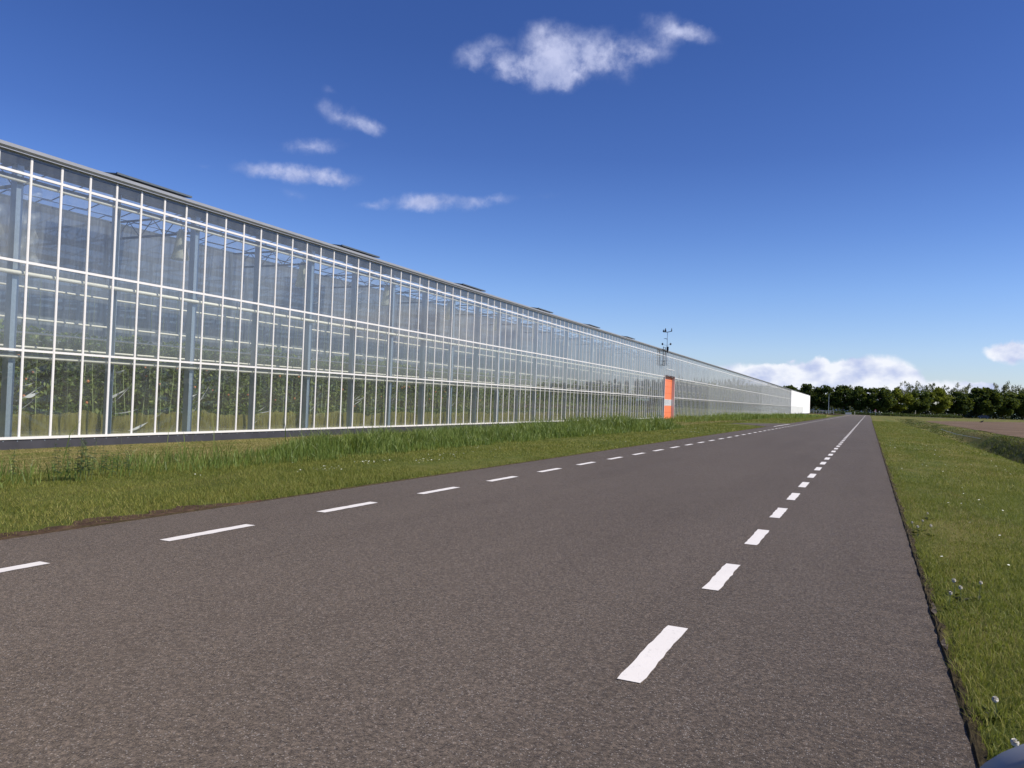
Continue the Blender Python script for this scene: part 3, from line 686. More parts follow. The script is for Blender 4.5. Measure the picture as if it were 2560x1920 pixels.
# eaves beam and roof structure
MB().box(-.50, -.20, TS, TE, 6.06, 6.235).build('eaves_beam', M_beam, GH)
beams = MB()
for s in range(1, 10): beams.box(-4*s-.12, -4*s+.12, TS, 214, 6.02, 6.2)
t = T0-20
tr = MB()
while t < 214:
    tr.box(-36, -.52, t-.03, t+.03, 5.62, 5.68); tr.box(-36, -.52, t-.03, t+.03, 6.12, 6.17); t += 5
tr2 = MB(); t = T0-20
while t < 110:
    for s in range(9):
        for q in range(4):
            xa = -.6-4*s-q; tr2.tube([(xa, t, 5.65), (xa-.5, t, 6.14), (xa-1, t, 5.65)], .014, 4, False)
    t += 5
beams.build('roof_beam', M_beam, GH); tag(tr.build('truss', M_beam, GH), kind='stuff'); tag(tr2.build('truss_web', M_beam, GH), kind='stuff')
ic = MB(); t = T0-20
while t < 214:
    for s in range(1, 9): ic.box(-4*s-.05, -4*s+.05, t-.05, t+.05, 0, 6.05)
    t += 5
tag(ic.build('inner_column', M_galv, GH), kind='stuff')
MB().face([(-3.3, TS, 2.2), (-3.3, 214, 2.2), (-3.3, 214, 6.0), (-3.3, TS, 6.0)]).build('haze_veil', M_haze_veil, GH)  # added sheet that lays a painted haze over the interior structure
# venlo roof: first ridge at -1.85
rf = MB(); rb = MB()
xr = [-.3]
for s in range(9): xr += [-1.95-4*s if s == 0 else -2-4*s, -4-4*s]
zr = [6.41]+[6.86, 6.41]*9
for i in range(len(xr)-1):
    rf.face([(xr[i], TS, zr[i]), (xr[i], TE, zr[i]), (xr[i+1], TE, zr[i+1]), (xr[i+1], TS, zr[i+1])])
t = TS
while t < 130:
    for i in range(7):
        rb.tube([(xr[i], t, zr[i]-.02), (xr[i+1], t, zr[i+1]-.02)], .016, 4, False)
    t += P*1.5
rf.build('roof', M_roof, GH); tag(rb.build('roof_bar', M_beam, GH), kind='stuff')
MB().box(-36.2, -36, TS, TE, 0, 6.4).build('far_haze_wall', M_haze, GH)  # plain wall coloured as the haze of the deep interior
MB().box(-36, -.3, TS, TE, -.12, -.05).build('floor', paint('white_floor_foil', (.42, .42, .38), .8, 0, .15, 1), GH)
# roof vents standing open
for t in (14.75, 24.2, 33.7, 43.2, 52.7, 62.3):
    v = empty('roof_vent'); v.parent = GH
    m = MB(); x0v, x1v, z0v, z1v = -1.95, -.80, 6.90, 6.735
    m.face([(x0v, t-1.2, z0v), (x1v, t-1.2, z1v), (x1v, t+1.2, z1v), (x0v, t+1.2, z0v)])
    m.face([(x0v, t-1.2, z0v+.012), (x0v, t+1.2, z0v+.012), (x1v, t+1.2, z1v+.012), (x1v, t-1.2, z1v+.012)])
    m.build('vent_sheet', M_dark, v)
    m = MB(); m.box(x1v-.02, x1v+.02, t-1.22, t+1.22, z1v-.02, z1v+.03)
    for q in (-1.2, -.4, .4, 1.2): m.tube([(x0v, t+q, z0v-.015), (x1v, t+q, z1v-.015)], .014, 5)
    m.build('vent_frame', M_beam, v)
# heating pipes inside the front row
for i, z in enumerate((3.55, 2.80, 2.46, 2.12)):
    MB().tube([(-1.5, TS, z), (-1.5, 70., z)], .026, 8).build('heating_pipe', M_cream, GH, True)
    MB().tube([(-1.5, 76., z), (-1.5, 214, z)], .03, 6).build('heating_pipe', M_cream, GH, True)
# clear film along the lower row with pleats, crumpled near every column
tt_ = np.arange(6, 62, .035); zz = np.linspace(.06, 1.86, 46); TT, ZZ = np.meshgrid(tt_, zz)
dx = .012*np.sin(TT*7+ZZ*2)+.015*vnoise(TT, ZZ, 2.2, 71)
for k in range(12):
    tc_ = 10.9+5*k
    for za, amp in ((.75, .035), (1.45, .02)):
        rr_ = np.hypot(TT-tc_, (ZZ-za)); th = np.arctan2(ZZ-za, TT-tc_)
        dx += amp*np.exp(-rr_/.55)*np.sin(th*17+k)*np.clip(rr_*3, 0, 1)
Ii = np.arange(TT.size).reshape(TT.shape); Fq = np.stack([Ii[:-1, :-1], Ii[:-1, 1:], Ii[1:, 1:], Ii[1:, :-1]], -1)
link('plastic_film', raw_mesh('plastic_film', np.stack([-.52+dx, TT, ZZ], -1), Fq, 4, smooth=True), M_film, GH)
# upper torn film at the first column
tt_ = np.arange(9.6, 11.45, .03); zz = np.linspace(3.95, 5.8, 60); TT, ZZ = np.meshgrid(tt_, zz)
dx = .05*np.sin((TT*.9-ZZ*1.3)*9)+.03*np.sin((TT*1.7+ZZ*.6)*7)
Ii = np.arange(TT.size).reshape(TT.shape); Fq = np.stack([Ii[:-1, :-1], Ii[:-1, 1:], Ii[1:, 1:], Ii[1:, :-1]], -1)
link('plastic_film', raw_mesh('plastic_film', np.stack([-.6+dx, TT, ZZ], -1), Fq, 4, smooth=True), veil('crumpled_film', (.4, .44, .46), .2, .5, .03, (2, 9, 1.2), .5), GH)
cr_ = MB()  # white strips painted as glints along the film folds
def glint_strip(t0, z0, t1, z1, w):
    n = 6; a = []
    for i in range(n+1):
        q = i/n; ww = w*1.7*math.sin(math.pi*min(.97, max(.03, q)))*.5; sag = -.03*math.sin(math.pi*q)
        a.append((t0+(t1-t0)*q, z0+(z1-z0)*q+sag, ww))
    for i in range(n):
        p, q = a[i], a[i+1]
        cr_.face([(-.47, p[0], p[1]-p[2]), (-.47, q[0], q[1]-q[2]), (-.455, q[0], q[1]+q[2]), (-.455, p[0], p[1]+p[2])])
for c in ((10.71, .9, 10.92, .64, .03), (11.16, .94, 11.52, 1.05, .05), (13.18, .89, 13.78, 1.16, .045), (15.59, .95, 16.18, 1.11, .04), (16.09, .71, 16.69, 1.47, .03), (15.61, .6, 15.92, .59, .06), (15.6, .72, 15.95, .61, .03), (13.92, .1, 14.55, .33, .045), (14.58, .39, 15.09, .65, .015), (10.61, 1.48, 10.9, 1.55, .03), (13.49, 1.61, 13.78, 1.69, .03), (20.67, .62, 21.04, .76, .05), (20.71, .89, 20.92, .92, .035), (25.75, 1.1, 26.09, 1.15, .05), (25.8, .6, 26.1, .62, .05), (18.3, .16, 18.73, .41, .02), (30.9, .9, 31.2, 1., .04), (35.9, .6, 36.3, .68, .05), (40.9, .7, 41.3, .8, .05), (11.1, 1.2, 11.45, 1.3, .015), (13.1, .7, 13.6, .95, .015), (16.0, .62, 16.5, 1.05, .012)): glint_strip(*c)
rc = random.Random(12)
for k in range(16):
    for anc in (10.95+2.5*k, ):
        for q in range(rc.choice((2, 3, 5))):
            za = rc.choice((.55, .8, .95)); a = rc.uniform(.1, 1.1); l = rc.uniform(.25, .9); s0 = rc.uniform(.02, .2)
            glint_strip(anc+math.cos(a)*s0, za+math.sin(a)*s0, anc+math.cos(a)*(s0+l), min(1.8, za+math.sin(a)*(s0+l)), rc.uniform(.008, .022))
        for q in range(rc.choice((0, 2, 3))):
            a = rc.uniform(.2, 1.2); l = rc.uniform(.3, .8)
            glint_strip(anc+.05, 4.3+q*.35, anc+.05+math.cos(a)*l, min(5.7, 4.3+q*.35+math.sin(a)*l), rc.uniform(.008, .018))
tag(cr_.build('film_glint', M_glint, GH), kind='stuff')
# olive translucent sheet with an uneven top along the bottom
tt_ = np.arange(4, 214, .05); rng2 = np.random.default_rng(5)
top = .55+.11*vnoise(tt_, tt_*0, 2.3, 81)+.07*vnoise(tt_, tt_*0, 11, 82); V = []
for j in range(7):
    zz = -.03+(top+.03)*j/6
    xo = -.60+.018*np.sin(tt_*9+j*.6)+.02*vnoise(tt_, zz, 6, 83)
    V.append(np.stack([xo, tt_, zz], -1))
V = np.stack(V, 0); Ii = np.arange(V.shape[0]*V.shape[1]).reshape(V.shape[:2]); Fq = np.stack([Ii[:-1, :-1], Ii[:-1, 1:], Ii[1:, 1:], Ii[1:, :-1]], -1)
link('olive_sheet', raw_mesh('olive_sheet', V, Fq, 4, smooth=True), M_olive_sheet, GH)

# door: recessed orange sectional door
dr = empty('door'); dr.parent = GH
RC = -.22
zsec = [-.12, .52, 1.19]; 
for a, b in ((-.12, .52), (.525, 1.185), (1.775, 2.37), (2.375, 2.995), (3.0, 3.555), (3.56, 3.96)):
    MB().box(RC-.05, RC, D0+.03, D1-.03, a, b-.012).build('door_panel', M_orange, dr)
MB().box(RC-.06, RC-.02, D0+.03, D1-.03, -.12, 3.96).build('door_backing', M_orangeline, dr)
MB().box(RC-.05, RC+.004, D0+.03, D1-.03, 1.187, 1.25).build('window_frame', M_doorband, dr)
MB().box(RC-.05, RC+.004, D0+.03, D1-.03, 1.70, 1.773).build('window_frame', M_doorband, dr)
w4 = (D1-D0-.1)/4
for i in range(4):
    a = D0+.05+i*w4
    MB().box(RC-.05, RC-.006, a+.05, a+w4-.03, 1.25, 1.70).build('window', M_darkglass if i == 0 else M_paleglass, dr)
    MB().box(RC-.05, RC+.003, a+w4-.03, a+w4+.05 if i < 3 else a+w4, 1.25, 1.70).build('window_frame', M_doorband, dr)
for a, b in ((D0-.05, D0+.03), (D1-.03, D1+.05)): MB().box(RC-.06, .07, a, b, -.15, DZ+.05).build('door_jamb', M_white, dr)
MB().box(RC-.06, .05, D0+.03, D1-.03, 3.962, DZ+.05).build('lintel', M_brown, dr)
# ladder cage hung on the facade left of the door
lad = empty('ladder'); lad.parent = GH
m = MB()
for t in (69.35, 70.1): m.tube([(.28, t, 4.85), (.28, t, 6.55)], .03, 6)
for z in np.arange(4.9, 6.6, .32): m.tube([(.28, 69.35, z), (.28, 70.1, z)], .014, 5)
m.build('ladder_frame', M_dark, lad)
m = MB()
for z in (4.88, 6.3):
    for t in (69.35, 70.1): m.tube([(.04, t, z), (.28, t, z)], .02, 5)
m.build('bracket', M_dark, lad)

# weather mast: a thing of its own
mx_, my_ = -16.81+.35-.0087*70.4, 70.45
ma = empty('weather_mast', (mx_, my_, 4.9)); tag(ma, 'thin grey weather mast with sensors rising above the gutter left of the orange door', 'weather mast')
MB().tube([(0, 0, 0), (0, 0, 2.2), (0, 0, 3.1)], [.035, .03, .022], 8).build('pole', M_galv, ma)
MB().tube([(-.42, 0, 3.10), (0, 0, 3.08), (.42, 0, 3.16)], .03, 6).build('crossarm', M_dark, ma)
def lathe(prof, k=10):
    m = MB(); b = 0
    for r_, z in prof:
        for j in range(k): m.V.append((r_*math.cos(2*math.pi*j/k), r_*math.sin(2*math.pi*j/k), z))
    for i in range(len(prof)-1):
        for j in range(k): m.F += [i*k+j, i*k+(j+1) % k, (i+1)*k+(j+1) % k, (i+1)*k+j]; m.n.append(4)
    return m
for x, h, r_ in ((-.38, .22, .07), (-.2, .34, .09), (.38, .36, .05)):
    s_ = lathe([(.0, 0), (r_, .01), (r_*.9, h*.55), (r_*.4, h*.6), (r_*.6, h*.8), (0, h)]).build('sensor', M_dark, ma); s_.location = (x, 0, 3.12+.02*x)
MB().tube([(0, 0, 2.42), (-.14, 0, 2.48), (-.34, 0, 2.47)], [.03, .025, .012], 6).build('sensor_arm', M_dark, ma)
MB().tube([(-.42, 0, 1.92), (0, 0, 1.84), (.3, 0, 1.98)], .014, 5).build('crossarm', M_white, ma)
for x in (-.44, .32):
    s_ = lathe([(0, -.12), (.07, -.08), (.09, 0), (.06, .08), (0, .1)]).build('cup', M_dark, ma); s_.location = (x, 0, 1.98)
m = MB(); m.box(-.03, .14, -.08, .08, 1.38, 1.72); m.box(.0, .10, -.05, .05, 1.2, 1.38); m.build('control_box', M_dark, ma)
m = MB()
for z in (.4, 1.3): m.tube([(-.32, 0, z), (0, 0, z)], .02, 5)
m.build('bracket', M_dark, ma)

# cream sleeves hanging behind the glass
ords = ['nearest the left edge of the photo', 'second from the left', 'third from the left', 'fourth from the left', 'fifth from the left', 'sixth from the left', 'seventh from the left', 'eighth from the left', 'ninth from the left', 'tenth from the left, nearest the orange door']
sl0 = None
for i in range(10):
    y = 15.65+5.2*i
    if sl0 is None:
        sl0 = empty('hanging_sleeve'); 
        s_ = lathe([(.06, .84), (.10, .74), (.14, .5), (.18, .25), (.24, 0.0), (.23, -.02)], 14)
        s_.build('sleeve', M_sleeve, sl0, True)
        MB().tube([(0, 0, .78), (0, 0, 1.12)], .008, 5).build('cord', M_beam, sl0)
        o = sl0
    else: o = copy_tree(sl0)
    o.location = (-16.81-.80-.00875*y, y, 4.90)
    tag(o, 'cream cone-shaped sleeve hanging behind the glass, '+ords[i], 'sleeve', 'cream sleeves hanging inside the greenhouse')

# tomato crop
def leafcloud(x, y, z, s, flat=.0):
    n = len(x); a = RNG.normal(size=(n, 3)); a /= np.linalg.norm(a, axis=1)[:, None]
    b = RNG.normal(size=(n, 3)); b = np.cross(a, b); b /= np.linalg.norm(b, axis=1)[:, None]
    c = np.stack([x, y, z], -1); s = np.asarray(s)[:, None]*np.ones((n, 1))
    V = np.stack([c-a*s, c+b*s*.45, c+a*s, c-b*s*.45], 1).reshape(-1, 3)
    return V, np.arange(4*n), np.full(n, 4), np.repeat(RNG.random(n), 4)
sets = []
for y0, y1, n, s in ((5, 22, 42000, .075), (22, 45, 34000, .10), (45, 100, 30000, .16), (100, 214, 20000, .3)):
    y = RNG.uniform(y0, y1, n); topz = 2.60+.30*vnoise(y, y*0, 1.9, 91)+.16*vnoise(y, y*0, 6, 92)
    z = .42+(topz-.42)*RNG.random(n)**.9; x = -1.75-RNG.random(n)**1.5*1.2
    col = vnoise(y, z, 5, 93)
    keep = (RNG.random(n) < .45+.8*(col+.4)); 
    y, z, x = y[keep], z[keep], x[keep]
    sets.append(leafcloud(-16.81-.00875*y+x, y, z, np.full(len(y), s)*RNG.uniform(.6, 1.3, len(y))))
build_blades('tomato_plants', sets, G_crop, 'dense dark green tomato plants growing behind the glass', 'plants')
m = MB(); m.box(-3.1, -3.0, 5, 214, 0, 2.35)  # added dark slab, its colour stands for shade behind the front leaves
o = m.build('crop_backing', paint('dark_crop_shade', (.02, .032, .012), .95, 0, .4, 1.5)); o.location = (-16.81, 0, 0); o.rotation_euler = (0, 0, FA); tag(o, 'dark backing slab painting the shade behind the front tomato plants', 'plants', kind='stuff')
# pale stems and training strings among the front leaves
m = MB(); rs_ = random.Random(4)
y = 7.0
while y < 60:
    x = -1.70-rs_.random()*.25; dy = rs_.uniform(-.12, .12)
    m.tube([(x, y, .3), (x+rs_.uniform(-.03, .03), y+dy, 1.4), (x, y+dy*1.5, 2.3)], [.012, .010, .005], 4, False)
    m.tube([(x, y+dy*1.5, 2.2), (x, y+dy*1.6, 3.9)], .004, 3, False)
    y += rs_.uniform(.18, .45)
o = m.build('crop_stems', paint('pale_stem', (.30, .36, .14), .7)); o.location = (-16.81, 0, 0); o.rotation_euler = (0, 0, FA); tag(o, 'pale plant stems and strings rising among the tomato leaves', 'plants', kind='stuff')
# fruit
V, F = [], []
for i in range(80):
    y = random.uniform(8, 50) if i > 2 else (13.6, 11.95, 15.9)[i]; z = random.uniform(.7, 2.2) if i > 2 else 1.35
    c = np.array([-16.81-.00875*y-1.62-random.random()*.15, y, z]); r_ = random.uniform(.028, .045); b = len(V)
    for a in range(5):
        for k in range(8):
            th = math.pi*a/4; ph = 2*math.pi*k/8; V.append(c+r_*np.array([math.sin(th)*math.cos(ph), math.sin(th)*math.sin(ph), math.cos(th)]))
    for a in range(4):
        for k in range(8): F += [b+a*8+k, b+a*8+(k+1) % 8, b+(a+1)*8+(k+1) % 8, b+(a+1)*8+k]
o = link('tomatoes', raw_mesh('tomatoes', V, F, 4, smooth=True), paint('tomato_skin', (.45, .16, .05), .35, 0, .6, 1.0)); tag(o, 'small orange and green tomatoes hanging among the leaves', 'fruit', kind='stuff')

# ------------------------------------------------------------------ trees
def crown_mesh(name, dense, seed):
    r = np.random.default_rng(seed)
    if dense: nc, per, s = 70, 90, .040
    else: nc, per, s = 42, 40, .021
    P_, Sz = [], []
    for i in range(nc):
        while True:
            c = r.uniform(-1, 1, 3)
            q = np.linalg.norm(c)
            if .35 < q < 1: break
        c = c/q*q**.6
        c = c*np.array([.40, .40, .40]) + [0, 0, .58]
        if dense and c[2] < .35: c[:2] *= .85
        rad = r.uniform(.07, .14) if dense else r.uniform(.05, .11)
        k = per; d = r.normal(size=(k, 3)); d /= np.linalg.norm(d, axis=1)[:, None]; d *= (r.random(k)**.45)[:, None]
        P_.append(c+d*rad*np.array([1.15, 1.15, .8]))
    P_ = np.concatenate(P_); n = len(P_)
    a = r.normal(size=(n, 3)); a /= np.linalg.norm(a, axis=1)[:, None]; b = np.cross(a, r.normal(size=(n, 3))); b /= np.linalg.norm(b, axis=1)[:, None]
    sz = s*r.uniform(.5, 1.3, n)[:, None]
    V = np.stack([P_-a*sz, P_+b*sz*.7, P_+a*sz, P_-b*sz*.7], 1).reshape(-1, 3)
    cl = np.repeat(r.random(nc), per)*.6+r.random(n)*.4
    return raw_mesh(name, V, np.arange(4*n), 4, tint=np.repeat(cl, 4))
def trunk_mesh(name, dense, seed):
    r = random.Random(seed); m = MB()
    m.tube([(0, 0, -.02), (.004, .003, .15), (-.004, .004, .35), (.004, 0, .62), (0, 0, .86)], [.024, .018, .014, .008, .002], 7)
    for i in range(7 if dense else 13):
        z = r.uniform(.22, .7); a = r.uniform(0, 6.28); l = r.uniform(.15, .33); dz = r.uniform(.10, .26)
        m.tube([(0, 0, z), (math.cos(a)*l*.5, math.sin(a)*l*.5, z+dz*.6), (math.cos(a)*l, math.sin(a)*l, z+dz)], [.009, .005, .0015], 5, False)
    return raw_mesh(name, m.V, m.F, m.n)
kinds = {}
for dn in (True, False):
    for k in range(5):
        kinds[(dn, k)] = (crown_mesh('crown', dn, 10*k+dn), trunk_mesh('trunk', dn, 5*k+dn))
        kinds[(dn, k)][0].materials.append(G_tree if dn else G_sparse); kinds[(dn, k)][1].materials.append(M_bark)
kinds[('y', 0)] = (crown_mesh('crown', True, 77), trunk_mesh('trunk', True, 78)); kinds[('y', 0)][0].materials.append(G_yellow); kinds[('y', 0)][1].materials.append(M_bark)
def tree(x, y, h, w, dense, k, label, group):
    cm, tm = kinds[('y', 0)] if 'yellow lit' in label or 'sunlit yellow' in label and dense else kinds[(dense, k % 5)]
    e = empty('broadleaf_tree' if dense else 'thin_tree', (x, y, -.05)); tag(e, label, 'tree', group)
    e.scale = (w, w, h); e.rotation_euler = (0, 0, k*1.37)
    link('crown', cm, None, e); link('trunk', tm, None, e)
# x, distance, height, crown width
front = [(-28.0, 318, 10.1, 7.5), (-21.7, 318, 10.9, 6.8), (-15.6, 318, 10.6, 8.0), (-8.9, 318, 10.2, 8.6), (-3.3, 318, 10.3, 7.2), (3.2, 319, 10.0, 9.6), (10.2, 334, 10.0, 8.6), (17.7, 349, 10.2, 8.9), (25.4, 363, 11.6, 9.4), (34.8, 380, 10.7, 9.6), (45.3, 397, 13.2, 12.8), (55.5, 413, 12.0, 10.6), (65.7, 429, 13.2, 10.8)]
fl = ['dark round tree showing just above the white greenhouse end', 'broad rounded dark tree directly behind the white greenhouse corner', 'dark full tree right behind the thin lamp post', 'dark wide tree above the low white wall', 'greyish green tree over the far end of the road', 'wide dark tree behind the red triangle sign', 'tree with sunlit yellow right side, first right of the road end', 'dark green tree between the two yellow-topped trees', 'second tree with sunlit yellow right side, behind the grass mound', 'lower spreading tree left of the biggest round tree', 'biggest round dark green tree, behind the parked car', 'grey green tree just right of the biggest round tree', 'rightmost broad tree, cut by the photo edge']
for i, (x, y, h, w) in enumerate(front): tree(x, y, h*1.04, w*1.26, True, i, fl[i], 'roadside trees across the far end')
back = [(-20.9, 363, 10.0, 5.6), (-14.6, 363, 11.1, 5.0), (-7.6, 363, 12.1, 5.5), (-4.9, 363, 12.1, 6.0), (2.1, 363, 11.1, 5.0), (6.2, 370, 12.4, 4.6), (11.5, 379, 12.5, 4.6), (14.2, 384, 14.9, 5.6), (17.3, 390, 15.1, 4.4), (20.7, 395, 15.1, 6.2), (24.3, 401, 14.7, 5.0), (26.9, 406, 15.2, 5.0), (32.0, 414, 14.6, 5.4), (35.6, 420, 14.7, 5.6), (39.5, 426, 15.8, 6.2), (42.9, 431, 16.2, 5.4), (48.1, 439, 14.9, 5.4), (56.4, 451, 17.2, 6.0), (60.4, 457, 18.6, 6.2), (64.8, 463, 18.5, 5.0), (68.7, 468, 17.2, 6.4), (72.5, 474, 15.9, 5.2)]
pos_w = ['leftmost', 'second', 'third', 'fourth', 'fifth', 'sixth', 'seventh', 'eighth', 'ninth', 'tenth', 'eleventh', 'twelfth', 'thirteenth', 'fourteenth', 'fifteenth', 'sixteenth', 'seventeenth', 'eighteenth', 'nineteenth', 'twentieth', 'twenty-first', 'rightmost']
for i, (x, y, h, w) in enumerate(back): tree(x, y, h*1.03, w*1.6, False, i, 'tall thin sparse tree, '+pos_w[i]+(' of the back row' if i in (0, 21) else ' from the left in the back row'), 'tall thin trees of the back row')
far_w = ['nearest', 'second', 'third', 'fourth', 'fifth', 'sixth', 'seventh', 'eighth', 'ninth', 'tenth', 'eleventh', 'twelfth']
for i in range(12):
    x = 76+i*9.5+random.uniform(-2, 2); tree(x, 445+i*8+random.uniform(-8, 8), random.uniform(11, 16), random.uniform(9, 12), True, i+1, 'dark roadside tree seen only mirrored in the glass, '+far_w[i]+' beyond the right photo edge', 'trees continuing beyond the right edge')

# undergrowth behind the trunks and the low hedge before them
def leafbank(name, pts, hgt, dep, n, s, material, label, cat, kind=None, seed=1):
    r = np.random.default_rng(seed); pts = np.array(pts, float); seg = np.hypot(*np.diff(pts, axis=0).T); cum = np.concatenate([[0], np.cumsum(seg)])
    u = r.uniform(0, cum[-1], n); x = np.interp(u, cum, pts[:, 0]); y = np.interp(u, cum, pts[:, 1])+r.uniform(-.5, .5, n)*dep
    top = hgt*(1+.16*vnoise(x, y*0, .5, seed)+.1*vnoise(x, y*0, 2, seed+1)); z = top*r.random(n)**.8
    V, F, k, t = leafcloud(x, y, z, s*r.uniform(.6, 1.3, n)); o = link(name, raw_mesh(name, V, F, 4, tint=t), material); tag(o, label, cat, kind=kind); return o
leafbank('hedge', [(-70, 306), (8, 306), (20, 330), (33, 348)], 1.0, 1.6, 9000, .28, G_hedge, 'long low trimmed dark green hedge in front of the tree trunks', 'hedge', None, 3)
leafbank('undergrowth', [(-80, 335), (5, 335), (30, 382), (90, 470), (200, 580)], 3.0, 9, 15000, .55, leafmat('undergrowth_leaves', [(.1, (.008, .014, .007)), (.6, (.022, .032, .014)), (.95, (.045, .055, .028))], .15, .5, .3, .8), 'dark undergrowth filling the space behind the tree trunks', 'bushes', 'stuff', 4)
leafbank('shrub_mound', [(24.5, 340), (31, 348)], 1.5, 4, 1600, .25, G_hedge, 'low light green shrubby mound beside the hedge end', 'shrub', None, 5)
leafbank('far_and_added_woods', [(-600, 900), (0, 800), (330, 800), (300, 260), (240, -150)], 11, 24, 14000, 2.0, G_hedge, 'far woodland strip, its unseen right part added to darken the glass reflections', 'woods', 'stuff', 6)  # right part unseen, added to block bright horizon in the glass reflections

# pale buildings seen through the trunks
def far_building(x, y, l, h, rz, label, col):
    e = empty('glasshouse' , (x, y, 0), rz); tag(e, label, 'building')
    MB().box(-l/2, l/2, 0, 20, 0, h).build('wall', paint('pale_wall', col, .5, 0, .1, .2), e)
    m = MB()
    for k in range(int(l/8)):
        a = -l/2+k*8; m.face([(a, -.05, h), (a+8, -.05, h), (a+4, -.05, h+1.4)]); m.face([(a, -.05, h), (a+4, -.05, h+1.4), (a+4, 20, h+1.4), (a, 20, h)]); m.face([(a+8, -.05, h), (a+8, 20, h), (a+4, 20, h+1.4), (a+4, -.05, h+1.4)])
    m.build('roof', M_paleglass, e)
    m = MB()
    for k in range(int(l/4)): m.box(-l/2+k*4+1.9, -l/2+k*4+2.1, -.06, -.01, .3, h-.1)
    m.build('mullion', M_beam, e)
far_building(26, 500, 60, 5.2, R(38), 'pale glasshouse glimpsed between the trunks right of the road', (.62, .66, .68))
far_building(92, 560, 64, 5.0, R(38), 'pale green glasshouse glimpsed through the trees at the right edge', (.40, .55, .52))
far_building(-30, 470, 40, 4.0, 0, 'bluish glasshouse glimpsed through the trees behind the white corner', (.35, .42, .55))

# ------------------------------------------------------------------ far street furniture
lp = empty('lamp_post', (-13.22, 300, -.1)); tag(lp, 'thin grey lamp post standing right of the white greenhouse corner', 'lamp post')
MB().tube([(0, 0, 0), (0, 0, 3.5), (0, 0, 7.1)], [.09, .07, .05], 8).build('pole', M_galv, lp)
MB().tube([(0, 0, 7.1), (.25, 0, 7.22), (.6, 0, 7.2)], [.05, .07, .05], 6).build('lamp_head', M_galv, lp)
def fence(x0, x1, y, h, label):
    e = empty('rail_fence', (x0, y, .0)); tag(e, label, 'fence', 'white rail fences at the far road'); n = int((x1-x0)/1.1)
    for i in range(n+1):
        MB().box(i*(x1-x0)/n-.07, i*(x1-x0)/n+.07, -.06, .06, 0, h).build('post', M_white, e)
    for z in (h-.06, h*.52): MB().box(-.05, x1-x0+.05, -.09, -.062, z-.07, z+.07).build('rail', M_white, e)
fence(-27.5, -17.4, 303.5, 1.0, 'white rail fence emerging from behind the greenhouse corner')
fence(-16.6, -11.6, 303.4, 1.15, 'shorter taller white rail fence at the foot of the lamp post')
o = MB().box(-7.7, -5.7, 303.5, 303.8, 0, .75).build('low_wall', M_white); tag(o, 'low white wall by the bend at the end of the road', 'wall')
rs = empty('road_sign', (2.1, 304, 0)); tag(rs, 'small red triangle road sign on a pole at the end of the road', 'road sign')
MB().tube([(0, 0, 0), (0, 0, 1.9)], .05, 6).build('pole', M_galv, rs)
m = MB(); m.face([(-.5, -.06, 1.5), (.5, -.06, 1.5), (0, -.06, 2.4)]); m.face([(-.5, -.03, 1.5), (0, -.03, 2.4), (.5, -.03, 1.5)]); m.build('sign_plate', paint('sign_red', (.5, .03, .03), .5), rs)
m = MB(); m.face([(-.28, -.064, 1.62), (.28, -.064, 1.62), (0, -.064, 2.15)]); m.build('sign_field', M_white, rs)
for x, y, lb in ((-4.6, 303, 'short white bollard at the bend left of the road end'), (16.3, 335, 'thin post standing at the hedge end right of the road')):
    o = MB().tube([(0, 0, 0), (0, 0, 1.1 if x < 0 else 2.4)], .07, 8).build('post', M_cream); o.location = (x, y, 0); tag(o, lb, 'post')
# parked car by the field
car = empty('parked_car', (43.9, 379, 0), R(8)); tag(car, 'dark blue estate car on the far road behind the field', 'car')
m = MB(); prof = [(-2.0, .35), (-2.05, .75), (-1.95, .95), (-1.6, 1.02), (-1.0, 1.45), (.9, 1.5), (1.65, 1.2), (2.0, .95), (2.05, .5), (1.95, .33)]
m.prism(prof, -.85, .85); m.build('body', paint('dark_blue_paint', (.02, .04, .09), .25, .3), car)
m = MB()
for a, b in (((-1.45, 1.02), (-.95, 1.38)), ((-.1, 1.02), (-.1, 1.42))): pass
for pr in ([(-1.45, 1.0), (-.95, 1.38), (-.1, 1.42), (-.1, 1.0)], [(.0, 1.0), (.0, 1.42), (.85, 1.42), (1.5, 1.12), (1.5, 1.0)]):
    m.face([(x, -.856, z) for x, z in pr]); 
m.build('side_window', M_darkglass, car)
for x in (-1.3, 1.3):
    for s in (-1, 1):
        m = MB(); m.tube([(x, s*.72, .33), (x, s*.88, .33)], .33, 14); w = m.build('wheel', M_dark, car)
        MB().tube([(x, s*.88, .33), (x, s*.89, .33)], .18, 12).build('rim', M_galv, w)
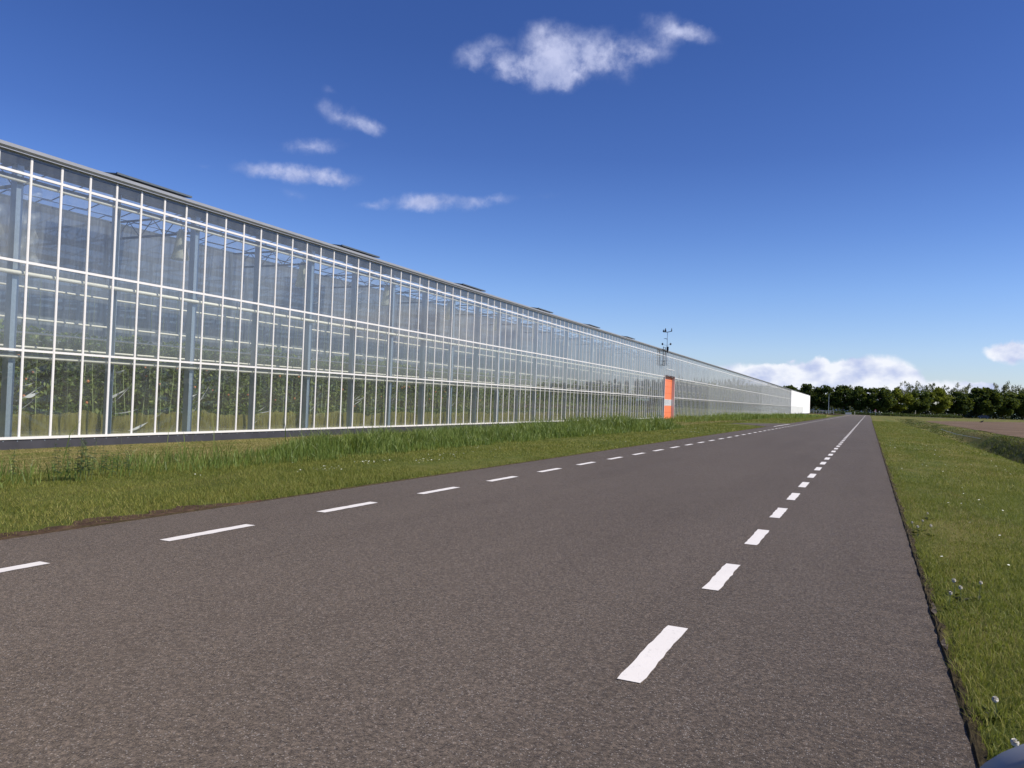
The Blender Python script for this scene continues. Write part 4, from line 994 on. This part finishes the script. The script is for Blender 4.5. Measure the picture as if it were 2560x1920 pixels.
# small bird on the soil
bd = empty('bird', (17.9, 157, .03)); tag(bd, 'small dark bird sitting alone on the ploughed field', 'bird')
bm = MB(); bm.tube([(-.22, 0, .10), (-.08, 0, .13), (.05, 0, .17), (.16, 0, .22), (.20, 0, .30), (.26, 0, .32), (.33, 0, .31)], [.015, .06, .09, .07, .05, .045, .008], 8); bm.tube([(.02, .03, .1), (.02, .03, -.02)], .008, 4); bm.tube([(.02, -.03, .1), (.02, -.03, -.02)], .008, 4)
b_ = bm.build('body', M_dark, bd, True); bd.scale = (1.3, 1.3, 1.3)
st = MB().tube([(0, 0, 0), (-.7, 8, .05), (-1.4, 12, .30)], .022, 6).build('wooden_pole', M_cream); st.location = (6.8, 60, -.25); tag(st, 'long thin pole lying slanted across the ditch bank', 'pole')

# ------------------------------------------------------------------ car wing mirror at the lower right corner
wm = empty('car_wing_mirror', (.204, .75, .938), R(-8)); tag(wm, 'glossy dark car wing mirror poking in at the lower right corner', 'car mirror')
def superell(n, a, b, e=2.6):
    return [(a*math.copysign(abs(math.cos(2*math.pi*i/n))**(2/e), math.cos(2*math.pi*i/n)), b*math.copysign(abs(math.sin(2*math.pi*i/n))**(2/e), math.sin(2*math.pi*i/n))) for i in range(n)]
def loft(secs, k=40):
    m = MB()
    for y, a, b in secs:
        for x, z in superell(k, a, b, 2.3): m.V.append((x, y, z + .16*x))
    for i in range(len(secs)-1):
        for j in range(k): m.F += [i*k+j, i*k+(j+1) % k, (i+1)*k+(j+1) % k, (i+1)*k+j]; m.n.append(4)
    return m
m = loft([(0.004, .121, .083), (-.006, .127, .089), (.0, .131, .093), (.03, .132, .094), (.07, .118, .082), (.10, .08, .055), (.112, .02, .012)]); m.build('housing', paint('glossy_dark_paint', (.26, .26, .27), .5, .0, .1), wm, True)
m = MB(); ring = [(x, .006, z+.16*x) for x, z in superell(40, .120, .082, 2.3)]; m.face(ring[::-1]); m.build('mirror_glass', paint('mirror_silver', (.8, .82, .85), .02, 1., .02), wm)
m = MB(); m.tube([(.10, .05, -.04), (.2, .09, -.09), (.3, .12, -.12)], [.03, .028, .035], 10); m.build('arm', M_dark, wm, True)
